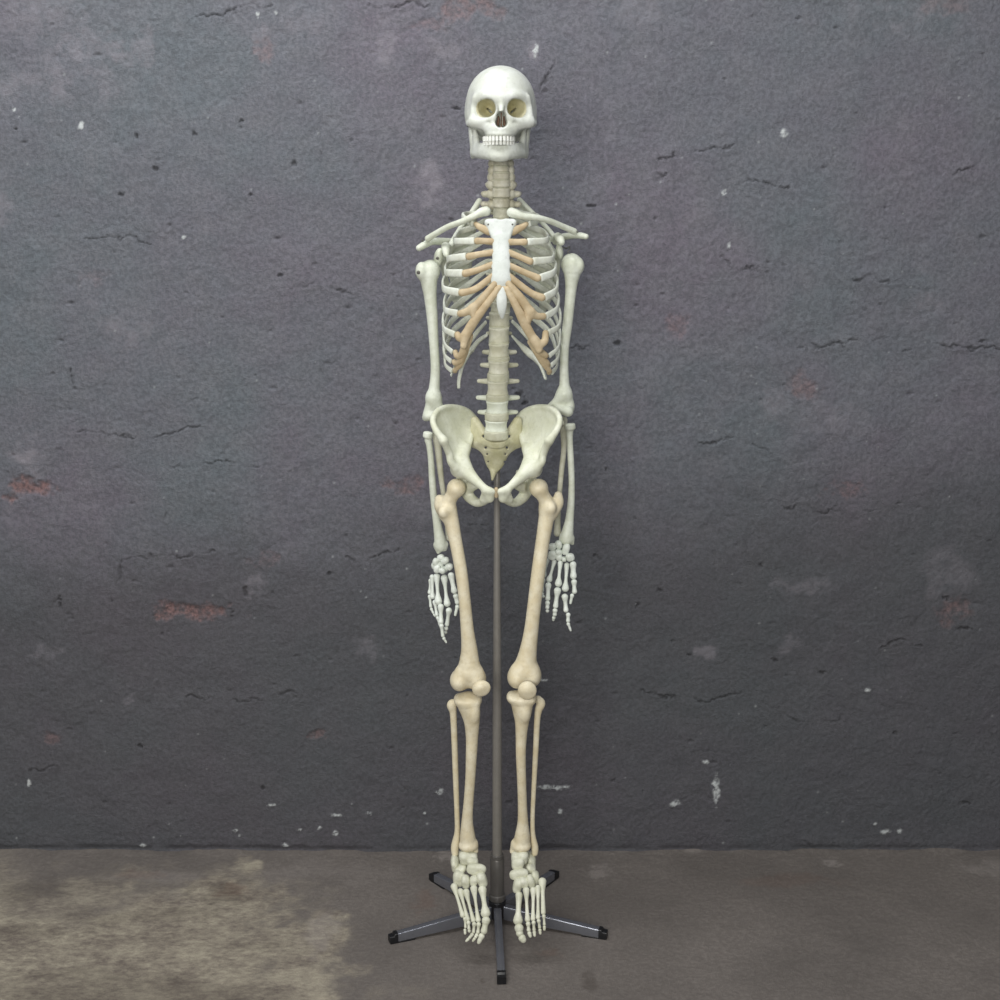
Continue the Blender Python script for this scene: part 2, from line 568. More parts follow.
def disc(u, v0, v1, y, r, ysq=1.2):
    c = W(u, (v0 + v1) / 2, y); q = PX(c)
    b = Bone(.0016, 0)
    b.disc(c, (0, -.1, 1), r * q, max((v1 - v0) * .5 * q, .0015), .0012, -.0004, ysq)
    o = b.make('intervertebral_disc', M['disc'], sk)
    return o


CERV = [(150, 158), (158.6, 165.4), (166.2, 171.4), (172.6, 178.6), (179.8, 186.6), (187.8, 197), (198.4, 207)]
for i, (a, z) in enumerate(CERV):
    y = (-.034, -.04, -.046, -.048, -.046, -.04, -.03)[i]
    hw = (8, 7.8, 8.4, 9.0, 9.4, 9.4, 9.0)[i]
    tw = (12, 11, 10.8, 12, 14.2, 18.5, 19)[i]
    vertebra('cervical_vertebra', 501.2, a, z, y, hw, (501.2 - tw, 501.2 + tw), (a + z) / 2 + 1, 'neck', 2.6, .035, 1.25, .0012, 3, .02)
    if i: disc(501.2, CERV[i - 1][1] - .2, a + .2, y, hw * .9)
TH_V = [213 + 10.35 * i for i in range(10)] + [318.7, 334.2]
TH_Y = [-.02, -.008, .004, .013, .019, .022, .022, .018, .012, .004, -.006, -.018]
for i in range(12):
    hv = 4.7 if i < 10 else (6.6 if i == 10 else 7.1)
    u = 501 - (0 if i < 9 else (.5, 1.6, 2)[i - 9])
    hw = 8.6 + .16 * i if i < 10 else 10.6
    vertebra('thoracic_vertebra', u, TH_V[i] - hv, TH_V[i] + hv, TH_Y[i], hw, (u - 16 + .4 * i, u + 16 - .4 * i), TH_V[i] - 1, 'spine', 2.3, .055, 1.05, .0016, 9, .032)
    nxt = TH_V[i + 1] - (4.7 if i + 1 < 10 else (6.6 if i + 1 == 10 else 7.1)) if i < 11 else 343.6
    disc(u, TH_V[i] + hv - .3, nxt + .3, TH_Y[i] - .001, hw * .97)
disc(501.1, 206.8, 208.5, -.024, 8.3)
LUM = [(343.6, 356.3, 498.8, 10.8, -.03, (484, 515), 352), (360.6, 373, 498.7, 10.9, -.04, (482, 516.5), 365),
       (380.6, 394.2, 497.6, 11.2, -.052, (479, 517.6), 381), (400.6, 412.4, 497.2, 11.8, -.06, (477.8, 518), 397.5),
       (419.6, 430.4, 496.2, 12, -.062, (479.5, 516), 412)]
for i, (a, z, u, hw, y, tp, tv) in enumerate(LUM):
    vertebra('lumbar_vertebra', u, a, z, y, hw, tp, tv, 'spine' if i < 3 else 'pale', 2.9, .05, 1.25, .0030, 3, .034)
    nx = LUM[i + 1][0] if i < 4 else 438.4
    disc((u + LUM[min(i + 1, 4)][2]) / 2, z - .3, nx + .3, y - .002, hw * 1.0)

# ---- sacrum and hip bones
b = Bone(.0018, .008)
FY = ((0, 1, 0), 1.9)
b.ball_chain([(496, 443, -.042, 12.5), (495.6, 452, -.028, 12.8), (495, 461, -.024, 9.6), (494, 468.5, -.026, 5.0), (493.3, 472, -.03, 3.2)], flat=FY, k=0)
b.disc(W(496.2, 441, -.05), (0, -.45, 1), 11.5 * PX(W(496, 440, -.05)), .0075, .003, 0, 1.3, k=.008)
for s in SIDES:
    x = lambda u: mir(u, s, 496.3)
    b.tri((x(487), 438, -.045), (x(475), 420.5, -.032), (x(474), 443, -.024), 4.2)
    b.tri((x(487), 452, -.03), (x(474), 443, -.022), (x(488), 440, -.045), 3.6)
    for (u, v, r) in ((484, 436.2, 1.9), (485.8, 447.6, 1.5), (487.2, 454, 1.2), (488.2, 461.6, 1.1)):
        b.ball_chain([(x(u), v, -.09, r), (x(u), v, .0, r * .7)], sub=True, k=.003)
sac = b.make('sacrum', M['sacrum'], sk)
b = Bone(.0013, .003)
b.ball_chain([(493.2, 473.2, -.031, 3.0), (492.8, 476.5, -.034, 2.0), (492.3, 479.6, -.04, 1.2)], flat=((0, 1, 0), 1.3), k=0)
b.make('coccyx', M['sacrum'], sac)


def hip(s):
    x = lambda u: mir(u, s, 496.3)
    q = lambda u, v, y: (x(u), v, y)
    b = Bone(.0018, .008)
    crest = [(443.5, 440.5, -.132), (436.5, 431, -.127), (432.8, 421, -.112), (436, 412.5, -.09), (443, 408, -.068), (451, 406.8, -.048),
             (460, 408, -.03), (468, 411.5, -.015), (474, 417.5, -.004)]
    pivot = [(449.5, 456, -.118), (455, 464, -.104), (463, 458, -.082), (467.5, 449, -.058), (470.5, 441, -.042), (472.6, 429, -.022)]
    def resample(L, n):
        P, _ = spline(np.array([W(*q(*p)) for p in L]), np.ones(len(L)), 8)
        d = np.concatenate([[0], np.cumsum(np.linalg.norm(np.diff(P, axis=0), axis=1))]); t = np.linspace(0, d[-1], n)
        return np.stack([np.interp(t, d, P[:, a]) for a in range(3)], 1)
    n, m_ = 56, 26
    Cc, Pp = resample(crest, n), resample(pivot, n)
    ss = np.linspace(0, 1, m_)
    S = Cc[:, None] * (1 - ss)[None, :, None] + Pp[:, None] * ss[None, :, None]
    S[:, :, 1] += .017 * (4 * ss * (1 - ss))[None, :] ** .8 * np.sin(np.linspace(.25, math.pi * .9, n))[:, None]
    b.sheet(S, .0040, .0025)
    b.ball_chain([q(*p) + (r,) for p, r in zip(crest, (3.9, 3.0, 2.4, 2.2, 2.0, 1.8, 1.8, 2.0, 2.2))], k=.006)
    b.ball_chain([q(443.5, 440.5, -.132) + (3.6,), q(447.6, 448.5, -.122) + (2.8,), q(450, 455, -.118) + (2.8,), q(450.4, 461.5, -.12) + (3.5,), q(455, 467, -.115) + (4.2,)], k=.008)
    b.ell(x(459.5), 468.5, -.092, (9.5, .026, 9.5), k=.012)
    b.ball_chain([q(465.5, 448, -.062) + (4.6,), q(462.5, 457, -.082) + (6.5,), q(463.5, 466, -.096) + (8.2,), q(468.5, 473.5, -.112) + (6.8,), q(475.5, 480.3, -.126) + (5.0,), q(483, 487, -.138) + (3.9,), q(489.5, 490.8, -.144) + (3.6,)], k=.01)
    b.ball_chain([q(476, 484, -.112) + (5,), q(468, 488, -.08) + (6,)], k=.008)
    b.tri(q(485, 491, -.141), q(493, 491.5, -.145), q(490, 499, -.138), 2.6, k=.006)
    b.tri(q(485, 491, -.141), q(490, 499, -.138), q(482, 499, -.128), 2.6, k=.006)
    b.ball_chain([q(490, 497.5, -.136) + (3.2,), q(483.8, 501.8, -.122) + (3.6,), q(477, 502.6, -.1) + (4.4,), q(470.5, 498, -.08) + (5.4,), q(466.5, 492, -.066) + (6,), q(462, 482, -.066) + (7,)], k=.008)
    if s > 0:
        b.ball_chain([(524, 471, -.03, 3), (518.2, 472.3, -.012, 2.6)], k=.006)
    b.ell(x(456.2), 488.2, -.094, (10.6, .03, 10.6), sub=True, k=.004)
    return b.make('hip_bone', M['hip'], sk)


for s in SIDES: hip(s)
b = Bone(.0012, .002)
b.ball_chain([(496.2, 489.2, -.145, 2.2), (496.2, 496, -.141, 2.2)], flat=((1, 0, 0), 1.15), k=0)
tag(b.make('pubic_joint_disc', M['cart'], sk), 'tan disc joining the two hip bones')

# ---- breastbone
b = Bone(.0015, .005)
FS = ((0, 1, 0), 3.0)
b.ball_chain([(500.5, 228, -.094, 11), (501, 236, -.099, 8.5)], flat=FS, k=0)
b.ball_chain([(489, 222.3, -.09, 3.2), (512, 222.3, -.09, 3.2)], flat=((0, 1, 0), 1.4), k=.006)
b.ball_chain([(487.5, 225.5, -.089, 2.6), (494, 234, -.097, 3)], flat=((0, 1, 0), 1.4), k=.004)
b.ball_chain([(513.5, 225.5, -.089, 2.6), (508, 234, -.097, 3)], flat=((0, 1, 0), 1.4), k=.004)
b.tri((487.6, 222.4, -.0905), (513.4, 222.4, -.0905), (495, 240, -.102), 2.6, k=.004)
b.tri((487.6, 222.4, -.0905), (513.4, 222.4, -.0905), (507, 240, -.102), 2.6, k=.004)
b.ell(500.5, 216.4, -.09, (6, .03, 3), sub=True, k=.003)
b.ball_chain([(501, 241, -.103, 8.8), (501, 250, -.109, 9.0), (501, 262, -.117, 9.8), (501, 273, -.124, 10.4), (501, 280, -.128, 10.2)], flat=((0, 1, 0), 2.8), k=.004)
for s in SIDES:
    for v, y in ((247, -.107), (258.5, -.115), (270.5, -.122)):
        b.ell(501 + s * 10.8, v, y, (2, .02, 3.2), sub=True, k=.003)
st = b.make('breastbone', M['stern'], sk)
b = Bone(.0013, .003)
b.ball_chain([(501.6, 291, -.134, 4.2), (501.7, 301, -.137, 5.4), (501.9, 310, -.137, 4.2), (502.1, 317.3, -.134, 1.8)], flat=((0, 1, 0), 2.2), k=0)
b.make('xiphoid_process', M['stern'], st)
b = Bone(.0013, .003)
b.ball_chain([(496.5, 288.5, -.1315, 2.6), (506.5, 288.5, -.1315, 2.6)], flat=((0, 1, 0), 1.2), k=0)
tag(b.make('sternal_cartilage', M['cart'], st), 'tan cartilage at the foot of the breastbone')
for u in (488.2, 512.4): scr('screw', u, 224.4, -.0965, 1.0, st)

# ---- ribs
LAT = {1: (463, 216), 2: (454.6, 241.5), 3: (447.8, 260), 4: (445.6, 272.5), 5: (443.0, 287), 6: (444.4, 308), 7: (443.2, 325), 8: (443.8, 338), 9: (444, 350.5), 10: (445, 361)}
LATR = {1: (538.5, 218), 2: (548, 239.5), 3: (553.5, 258), 4: (555.6, 268), 5: (557.4, 285), 6: (558.4, 303), 7: (560.2, 321), 8: (559.8, 340), 9: (558.8, 353), 10: (557, 363)}
END = {1: (473, 224), 2: (474.4, 241), 3: (466, 256.5), 4: (462.5, 273.3), 5: (459, 292.6), 6: (457.5, 313.5), 7: (454.6, 334.5), 8: (452.4, 352), 9: (451.2, 361.5), 10: (452, 371)}
ENDR = {1: (529, 224), 2: (527.5, 242), 3: (533, 261.3), 4: (540.5, 278), 5: (544.8, 297.5), 6: (546, 316.3), 7: (548.5, 333), 8: (549, 356), 9: (551, 365.5), 10: (552, 372.5)}
LATY = {1: -.03, 2: -.055, 3: -.06, 4: -.062, 5: -.064, 6: -.06, 7: -.056, 8: -.05, 9: -.045, 10: -.038}
ENDY = {1: -.082, 2: -.104, 3: -.112, 4: -.115, 5: -.118, 6: -.116, 7: -.112, 8: -.1, 9: -.09, 10: -.08}
CART = {1: [(480, 227.2, 3.4), (489, 231, 4.6)], 2: [(484, 241, 3.2), (494, 241.5, 3.4)], 3: [(480, 254.2, 3.2), (493, 252.5, 3.4)], 4: [(478, 270, 3.3), (493, 264.3, 3.3)],
        5: [(468, 291.5, 3.5), (478, 287.5, 3.5), (494, 275, 3.2)], 6: [(466, 312, 3.9), (474.5, 307, 4.3), (482, 299, 3.9), (495, 283.5, 3.2)],
        7: [(459.5, 338, 3.6), (465.5, 335, 4.4), (471, 326, 4.8), (478.5, 315.5, 4.2), (488.5, 302, 3.6), (499, 288, 3.2)],
        8: [(457, 356.3, 3.0), (461.5, 354.5, 3.6), (464.6, 346.5, 3.8), (466.5, 338, 3.8)], 9: [(455.5, 363.3, 2.6), (461, 359.5, 3.2), (465, 349, 3.2)], 10: [(455.5, 369.5, 2.4), (461, 363.5, 2.8), (466, 351, 2.8), (470.5, 336, 3)]}
CARTR = {1: [(521.5, 227.4, 3.4), (513, 231, 4.6)], 2: [(518, 242, 3.2), (509, 242, 3.4)], 3: [(521, 257.5, 3.2), (509.5, 252.5, 3.3)], 4: [(526, 273, 3.3), (509.5, 265.5, 3.2)],
         5: [(532, 293.5, 3.5), (520, 285, 3.5), (508.5, 275.5, 3.2)], 6: [(537, 316, 3.6), (530, 311.5, 4.6), (520, 297.5, 4.4), (508, 283.5, 3.4)],
         7: [(544.5, 341.5, 3.8), (537.5, 343.5, 4.2), (529.5, 332.5, 4.6), (523, 320, 4.8), (516, 306, 4.0), (507, 289.5, 3.2)],
         8: [(545, 355, 3.2), (538, 349.5, 3.6), (531.5, 340, 3.6)], 9: [(546.5, 362.5, 3), (540.5, 356.5, 3.2), (534.5, 347, 3.2)], 10: [(549, 370.5, 2.6), (543.5, 364, 2.8), (537, 354, 2.8), (530, 342, 2.8)]}
WEB = {-1: {6: [(473, 308, 3.6), (474.5, 318, 3.4)], 7: [(466, 335, 3.6), (463.5, 346, 3.4)]},
       1: {6: [(530, 312, 4.2), (527, 322, 4)], 7: [(535, 341, 3.8), (539, 350, 3.4)]}}
CY = {1: -.092, 2: -.104, 3: -.111, 4: -.119, 5: -.126, 6: -.131, 7: -.134, 8: -.12, 9: -.112, 10: -.116}
for side, lat, end, cart in ((-1, LAT, END, CART), (1, LATR, ENDR, CARTR)):
    for i in range(1, 11):
        ty, tv = TH_Y[i - 1], TH_V[i - 1]
        lu, lv = lat[i]; eu, ev = end[i]; ly, ey = LATY[i], ENDY[i]
        d = abs(501 - lu)
        vs_ = lambda t: tv + (lv - tv) * t
        hh = 2.8 if i > 1 else 2.8
        fr = {2: 3.7, 3: 3.9, 4: 4.1, 5: 4.1, 6: 3.7, 7: 3.4}.get(i, 2.7)
        pts = [(501 + side * 9, tv - 4, ty + .012, 1.9), (501 + side * 16, tv - 3, ty + .036, 2.0), (501 + side * d * .6, vs_(.22), ty + .05 if i > 2 else ty + .04, hh + .2),
               (501 + side * d * .88, vs_(.48), ty * .6 + .028, hh + .3)]
        if i == 1:
            pts += [(lu, lv, ly, hh + .6), (lu - side * 3.4, lv + 4, ly - .028, 3.2), (eu, ev, ey, 3.0)]
        else:
            pts += [(lu - side * .6, vs_(.8), ly + .034, hh + .5), (lu, lv - .6, ly, hh + .9), (lu - side * abs(lu - eu) * .16, lv + (ev - lv) * .5, ly - (ly - ey) * .6, fr - .4), (eu, ev, ey, fr)]
        rb = strap(pts, M['rib'], 'rib', sk, n=7, thick=.40 if i > 1 else .5, m=16, cap=.1)
        cp = cart[i]; n = len(cp)
        cy = [ey + (CY[i] - ey) * (k + 1) / n - (.004 if i in (6, 7) and k < n - 1 else 0) for k in range(n)]
        b = Bone(.0014, .004)
        b.ball_chain([(eu - side * 3.0, ev, ey - .0012, fr * .95)] + [(u, v, y_, r) for (u, v, r), y_ in zip(cp, cy)], flat=((0, 1, 0), 1.45), k=0)
        if i in WEB[side]:
            b.ball_chain([(u, v, cy[0] - .006, r) for u, v, r in WEB[side][i]], flat=((0, 1, 0), 1.5), k=.008)
        tag(b.make('costal_cartilage', M['cart'], rb), 'tan costal cartilage')
    # floating ribs
    fl11 = [(486, 322, .01, 1.8), (478, 331, .035, 2.2), (466, 347, .035, 2.4), (457, 362, .012, 2.4), (451, 375.5, -.02, 1.6)]
    fl12 = [(487, 335, .0, 2.2), (477.5, 342, .025, 3.4), (469, 354, .03, 3.9), (462, 367.5, .018, 2.8), (458.9, 380, .008, 2.2), (458.7, 388, 0, 1.8)]
    if side > 0:
        fl11 = [(512, 321, .01, 1.8), (521, 330, .035, 2.2), (534, 344, .035, 2.4), (545, 359, .012, 2.4), (552, 374, -.02, 1.6)]
        fl12 = [(512, 336, .0, 1.8), (521, 345.5, .025, 3.2), (532, 356, .03, 3.6), (540, 365.5, .018, 3.4), (544, 373.5, .008, 3), (545.6, 379, 0, 2.2)]
    strap(fl11, M['rib'], 'rib', sk, n=7, thick=.5)
    strap(fl12, M['rib'], 'rib', sk, n=7, thick=.5, up=(-side * .6, 0, 1))

# ---- shoulder girdle
def bone_chain(name, chains, mat, parent=None, h=.0016, k=.005, flat=None):
    b = Bone(h, k)
    for i, c in enumerate(chains):
        b.ball_chain(c, flat=flat, k=0 if i == 0 else k)
    return b.make(name, M[mat], parent or sk)


cl = bone_chain('clavicle', [[(486, 211.3, -.082, 5.0), (481.5, 212.3, -.084, 4.6), (475, 215.5, -.085, 3.6), (462, 221.5, -.08, 3.1), (448, 226.8, -.062, 3.0), (436, 233.5, -.042, 3.0), (428, 238.5, -.03, 3.3)]], 'pale')
cr = bone_chain('clavicle', [[(511.5, 212.5, -.082, 5.0), (516.5, 214, -.084, 4.6), (523, 216.2, -.085, 3.6), (537, 217.6, -.08, 3.1), (551, 221.5, -.062, 3.0), (564, 227, -.042, 3.0), (574, 231.3, -.03, 3.2)]], 'pale')
scr('screw', 422.6, 240.8, -.045, 1.2, cl)
scr('screw', 577.5, 231.8, -.046, 1.2, cr)

b = Bone(.0017, .006)
b.tri((477, 204, .066), (444, 256, .05), (461, 312, .09), 1.3)
b.ball_chain([(479.3, 201, .064, 3.0), (472, 212, .06, 2.7), (464, 223, .052, 2.6), (456, 235, .038, 2.5), (450.5, 246, .016, 3.0)], k=.004)
b.ball_chain([(442, 260, .028, 3.5), (448, 287, .07, 2.5), (461, 312, .09, 2.4)], k=.005)
b.ball_chain([(477, 206, .068, 1.8), (471, 260, .096, 1.8), (461, 312, .09, 2.2)], k=.005)
b.ball_chain([(468, 243, .078, 2.6), (454, 242, .062, 3.6), (441, 241.5, .03, 3.8), (432, 241.5, .0, 3.6), (425, 244.5, -.022, 3.6), (419, 248, -.03, 3.2)], flat=((0, 1, 0), .8), k=.004)
b.ball_chain([(448, 248, .012, 4.2), (445.5, 246.5, -.02, 4.4), (446, 250, -.042, 4.3), (446.3, 254.2, -.05, 3.2)], k=.004)
b.ell(438.6, 257.3, -.004, (4.8, .013, 9.2), k=.006, rot=10)
sl = b.make('scapula', M['pale'], sk)
scr('screw', 437.3, 258.2, -.02, 1.5, sl)
b = Bone(.0017, .006)
b.tri((521, 203, .066), (557, 254, .05), (543, 312, .09), 1.3)
b.ball_chain([(519.5, 200, .064, 2.8), (528, 208.5, .06, 2.5), (538, 218.5, .052, 2.4), (548, 229, .038, 2.4), (556, 239.5, .016, 2.8)], k=.004)
b.ball_chain([(558.5, 258, .028, 3.5), (554, 287, .07, 2.5), (543, 312, .09, 2.4)], k=.005)
b.ball_chain([(521, 206, .068, 1.8), (530, 260, .096, 1.8), (543, 312, .09, 2.2)], k=.005)
b.ball_chain([(536, 241, .078, 2.4), (550, 239, .062, 3.2), (563, 237, .03, 3.6), (572, 235.5, .0, 3.2), (580, 235.5, -.022, 3.2), (586, 236.6, -.034, 2.8)], flat=((0, 1, 0), .8), k=.004)
b.ball_chain([(556, 241, .012, 4), (557.5, 236.5, -.02, 4.0), (560, 239, -.042, 4.2), (561.5, 242.2, -.05, 3.4)], k=.004)
b.ell(559.5, 252, -.002, (3.8, .013, 8.0), k=.006, rot=-8)
sr = b.make('scapula', M['pale'], sk)
# wire hook from the socket to the upper arm
def wire(pts, r, mat, name, parent):
    b = Bone(.0006, .0005); P = np.array([W(*p) for p in pts])
    b.chain(P, np.full(len(P), r), k=0)
    return b.make(name, M[mat], parent)
wire([(563, 247, -.01), (566.5, 248.5, -.02), (569, 246.5, -.022), (570, 249.5, -.02), (567.5, 252, -.02), (571.5, 254.5, -.02)], .0011, 'steel', 'joint_spring', sr)

# ---- arms
hl = Bone(.0018, .008)
hl.ball_chain([(428.5, 276, -.02, 9), (429.3, 286, -.02, 7.6), (430.3, 297, -.02, 6.3), (432.4, 320, -.02, 5.4), (434, 345, -.02, 4.7), (435.3, 368, -.02, 4.7), (434.6, 384, -.02, 5.2), (433.6, 396, -.02, 6.6)], k=0)
hl.ell(430.3, 270.3, -.014, (10.2, .023, 10.6), k=.006)
hl.ell(421.6, 271, -.026, (6.2, .017, 9), k=.006)
hl.ball_chain([(433.6, 398, -.02, 6.4), (428.5, 412, -.02, 5), (425.8, 417.5, -.018, 3.8)], k=.01)
hl.ball_chain([(433.6, 398, -.02, 6.4), (440, 411, -.02, 5), (443, 415, -.018, 3.6)], k=.01)
hl.ball_chain([(428.5, 416, -.025, 4.6), (441, 416.5, -.025, 4.6)], k=.006)
hl = hl.make('humerus', M['pale'], sk)
scr('screw', 418.5, 272.4, -.041, 1.9, hl)
hr = Bone(.0018, .008)
hr.ball_chain([(572.4, 272, -.02, 8.6), (571.4, 284, -.02, 6.2), (570, 300, -.02, 5.2), (567.4, 325, -.02, 5), (564.8, 346, -.02, 4.5), (564.1, 368, -.02, 4.4), (564.4, 383, -.02, 5), (564.4, 394, -.02, 6.6)], k=0)
hr.ell(571.6, 264.3, -.016, (10.6, .023, 11), k=.006)
hr.ell(579.5, 266, -.022, (4.8, .014, 7), k=.006)
hr.ball_chain([(564.4, 394, -.02, 6.4), (570, 404, -.018, 4.4), (571, 409, -.016, 3.4)], k=.01)
hr.ball_chain([(564, 394, -.02, 6), (556, 402.5, -.018, 4.6), (549.6, 406.2, -.01, 2.8)], k=.01)
hr.ball_chain([(558, 409, -.025, 4.4), (568, 411.5, -.03, 5.4)], k=.006)
hr = hr.make('humerus', M['pale'], sk)

RY = -.03
bone_chain('radius', [[(428, 440, RY, 3.6), (429.4, 446, RY, 3.2), (431, 460, RY, 3.1), (432.2, 480, RY, 3.4), (434.3, 503, RY, 3.6), (437.3, 525, RY, 4.2), (440, 540, RY, 5.8), (440.7, 545.5, RY, 6.2)],
                      [(436, 545, RY, 2.6), (438.3, 552, RY, 2.0)], [(446, 544, RY, 2.4), (445, 549, RY, 2)]], 'pale')
bone_chain('ulna', [[(436.5, 430, RY + .025, 4.2), (436.8, 438, RY + .02, 4.2), (438.4, 452, RY + .02, 3.6), (440.8, 475, RY + .02, 2.9), (443.6, 495, RY + .02, 2.6), (447, 520, RY + .02, 2.6), (449, 538, RY + .018, 3.4)],
                    [(437, 431, RY + .01, 2.6), (438.5, 434, RY - .006, 2)]], 'spine')
b = Bone(.0014, .003)
c = W(427.8, 434.9, RY)
b.disc(c, (.15, 0, 1), 4.9 * PX(c), .0062, .003, 0, 1.0, k=0); b.ball_chain([(427.9, 435, RY, 3.6), (428.3, 441, RY, 3.4)], k=.004)
b.make('radius_head', M['pale'], sk)
bone_chain('radius', [[(569.8, 432, RY, 3.5), (569.8, 440, RY, 3.1), (570.8, 460, RY, 3.2), (571.6, 480, RY, 3.1), (571.2, 500, RY, 3.5), (569.4, 520, RY, 4.4), (567, 535, RY, 6.4), (566.6, 538.5, RY, 6.8)],
                      [(571.8, 538, RY, 2.6), (572.7, 543.6, RY, 1.5)], [(562, 537, RY, 2.6), (561.5, 539.5, RY, 2.2)]], 'pale')
bone_chain('ulna', [[(563.6, 420, RY + .025, 4), (563.4, 430, RY + .02, 3.6), (564, 448, RY + .02, 2.9), (561.4, 472, RY + .02, 2.7), (559.4, 495, RY + .02, 2.6), (557.6, 520, RY + .02, 3), (557.4, 533, RY + .018, 3.8)],
                    [(563, 421, RY + .01, 2.6), (562, 424, RY - .006, 2)]], 'spine')
b = Bone(.0014, .003)
c = W(570.3, 426.6, RY)
b.disc(c, (-.1, 0, 1), 5.2 * PX(c), .0062, .003, 0, 1.0, k=0); b.ball_chain([(570.2, 427, RY, 3.6), (569.9, 433, RY, 3.3)], k=.004)
b.make('radius_head', M['pale'], sk)


def longbone(name, a, c, r0, rs, r1, mat, parent, flat=None):
    """small hand or foot bone: knobbed ends on a narrow shaft; a, c = (u, v, y)"""
    A, B = np.array(a, float), np.array(c, float)
    L = np.linalg.norm((B - A)[:2])
    t0 = min(.42, r0 * .75 / L); t1 = min(.42, r1 * .75 / L)
    mixp = lambda t: tuple(A + (B - A) * t)
    b = Bone(.0011, .002)
    b.ball_chain([mixp(t0) + (r0,), mixp(t0 + (1 - t0 - t1) * .34) + (rs,), mixp(t0 + (1 - t0 - t1) * .7) + (rs,), mixp(1 - t1) + (r1,)], k=0, flat=flat)
    return b.make(name, M[mat], parent)


def pebble(name, u, v, y, r, mat, parent, rot=0, lump=.35):
    """small wrist or ankle bone with blunted facets"""
    b = Bone(.0012, .003)
    ru, ry, rv = r
    b.block(u, v, y, (ru * 1.04, ry * 1.05, rv * 1.06), k=0, rot=rot, p=2.9)
    t = math.radians(rot); q = 1 if int(u * 10 + v) % 2 else -1
    b.ell(u + q * ru * .45, v - rv * .4, y - ry * .35, (ru * .5, ry * .7, rv * .55), k=.009, rot=rot)
    return b.make(name, M[mat], parent)


def hand(carp, rays, at):
    h = empty('hand', W(*at), sk)
    for (u, v, y, ru, rv, rot) in carp:
        pebble('carpal_bone', u, v, y, (ru, .0075, rv), 'hand', h, rot)
    for ray in rays:
        for k, (a, c, r0, rs, r1) in enumerate(ray):
            longbone('metacarpal' if k == 0 else 'finger_bone', a, c, r0, rs, r1, 'hand', h)
    return h


HY = -.035
hand([(440.3, 558.2, HY, 3.2, 3.0, 0), (444.6, 561, HY - .006, 3.6, 2.6, -35), (436, 562.3, HY, 2.6, 3.4, 20), (436.8, 569, HY - .003, 3.2, 3.6, 0),
      (434.6, 566, HY + .008, 2.4, 2.8, 0), (441.5, 570.8, HY - .006, 3.2, 2.2, 25), (448.5, 566.8, HY - .006, 3.6, 2.9, 30), (440, 564.8, HY + .004, 3.4, 3.2, 0), (444.8, 569, HY + .004, 2.8, 2.4, 20)],
     [[((450.6, 573, HY - .012), (454.6, 593, HY - .02), 3.3, 2.4, 3.2), ((455.2, 594, HY - .02), (457.6, 604, HY - .02), 2.8, 2.2, 2.4), ((457.6, 605, HY - .02), (455, 616, HY - .025), 2.2, 1.6, 1.3)],
      [((444, 575.5, HY - .004), (447.4, 606, HY - .02), 3.6, 1.9, 3.5), ((449.2, 608.2, HY - .024), (446.8, 626, HY - .02), 3.2, 1.9, 2.3), ((446.6, 626.8, HY - .02), (445.4, 631, HY - .006), 2.2, 1.8, 1.5), ((445.6, 631, HY - .006), (446, 634, HY + .012), 1.7, 1.3, 1.1)],
      [((436.5, 574, HY), (438.4, 604, HY - .018), 3.4, 2.0, 4.0), ((440.6, 604.4, HY - .02), (441, 623.6, HY - .028), 3.3, 2.1, 2.6), ((441.2, 624, HY - .028), (443, 637, HY - .03), 2.4, 1.7, 1.9), ((443.2, 637.2, HY - .03), (446.6, 643, HY - .03), 1.8, 1.2, 1.0)],
      [((432.2, 575, HY + .008), (432.6, 598.5, HY - .002), 2.7, 1.6, 2.8), ((434.6, 600.4, HY - .008), (437, 616, HY - .018), 2.6, 1.6, 2.0), ((437.2, 616.4, HY - .018), (440.4, 626, HY - .02), 1.9, 1.4, 1.5), ((440.4, 626.4, HY - .02), (443, 631, HY - .016), 1.4, 1.1, .9)],
      [((430.6, 579, HY + .018), (429.6, 594, HY + .014), 2.2, 1.4, 2.2), ((429.6, 595, HY + .013), (431, 607.5, HY + .006), 2.1, 1.4, 1.7), ((431, 608, HY + .006), (433.6, 613.6, HY + .0), 1.7, 1.2, 1.3), ((433.6, 613.8, HY), (435.6, 617, HY - .004), 1.3, 1.0, .8)]], (440, 556, HY))
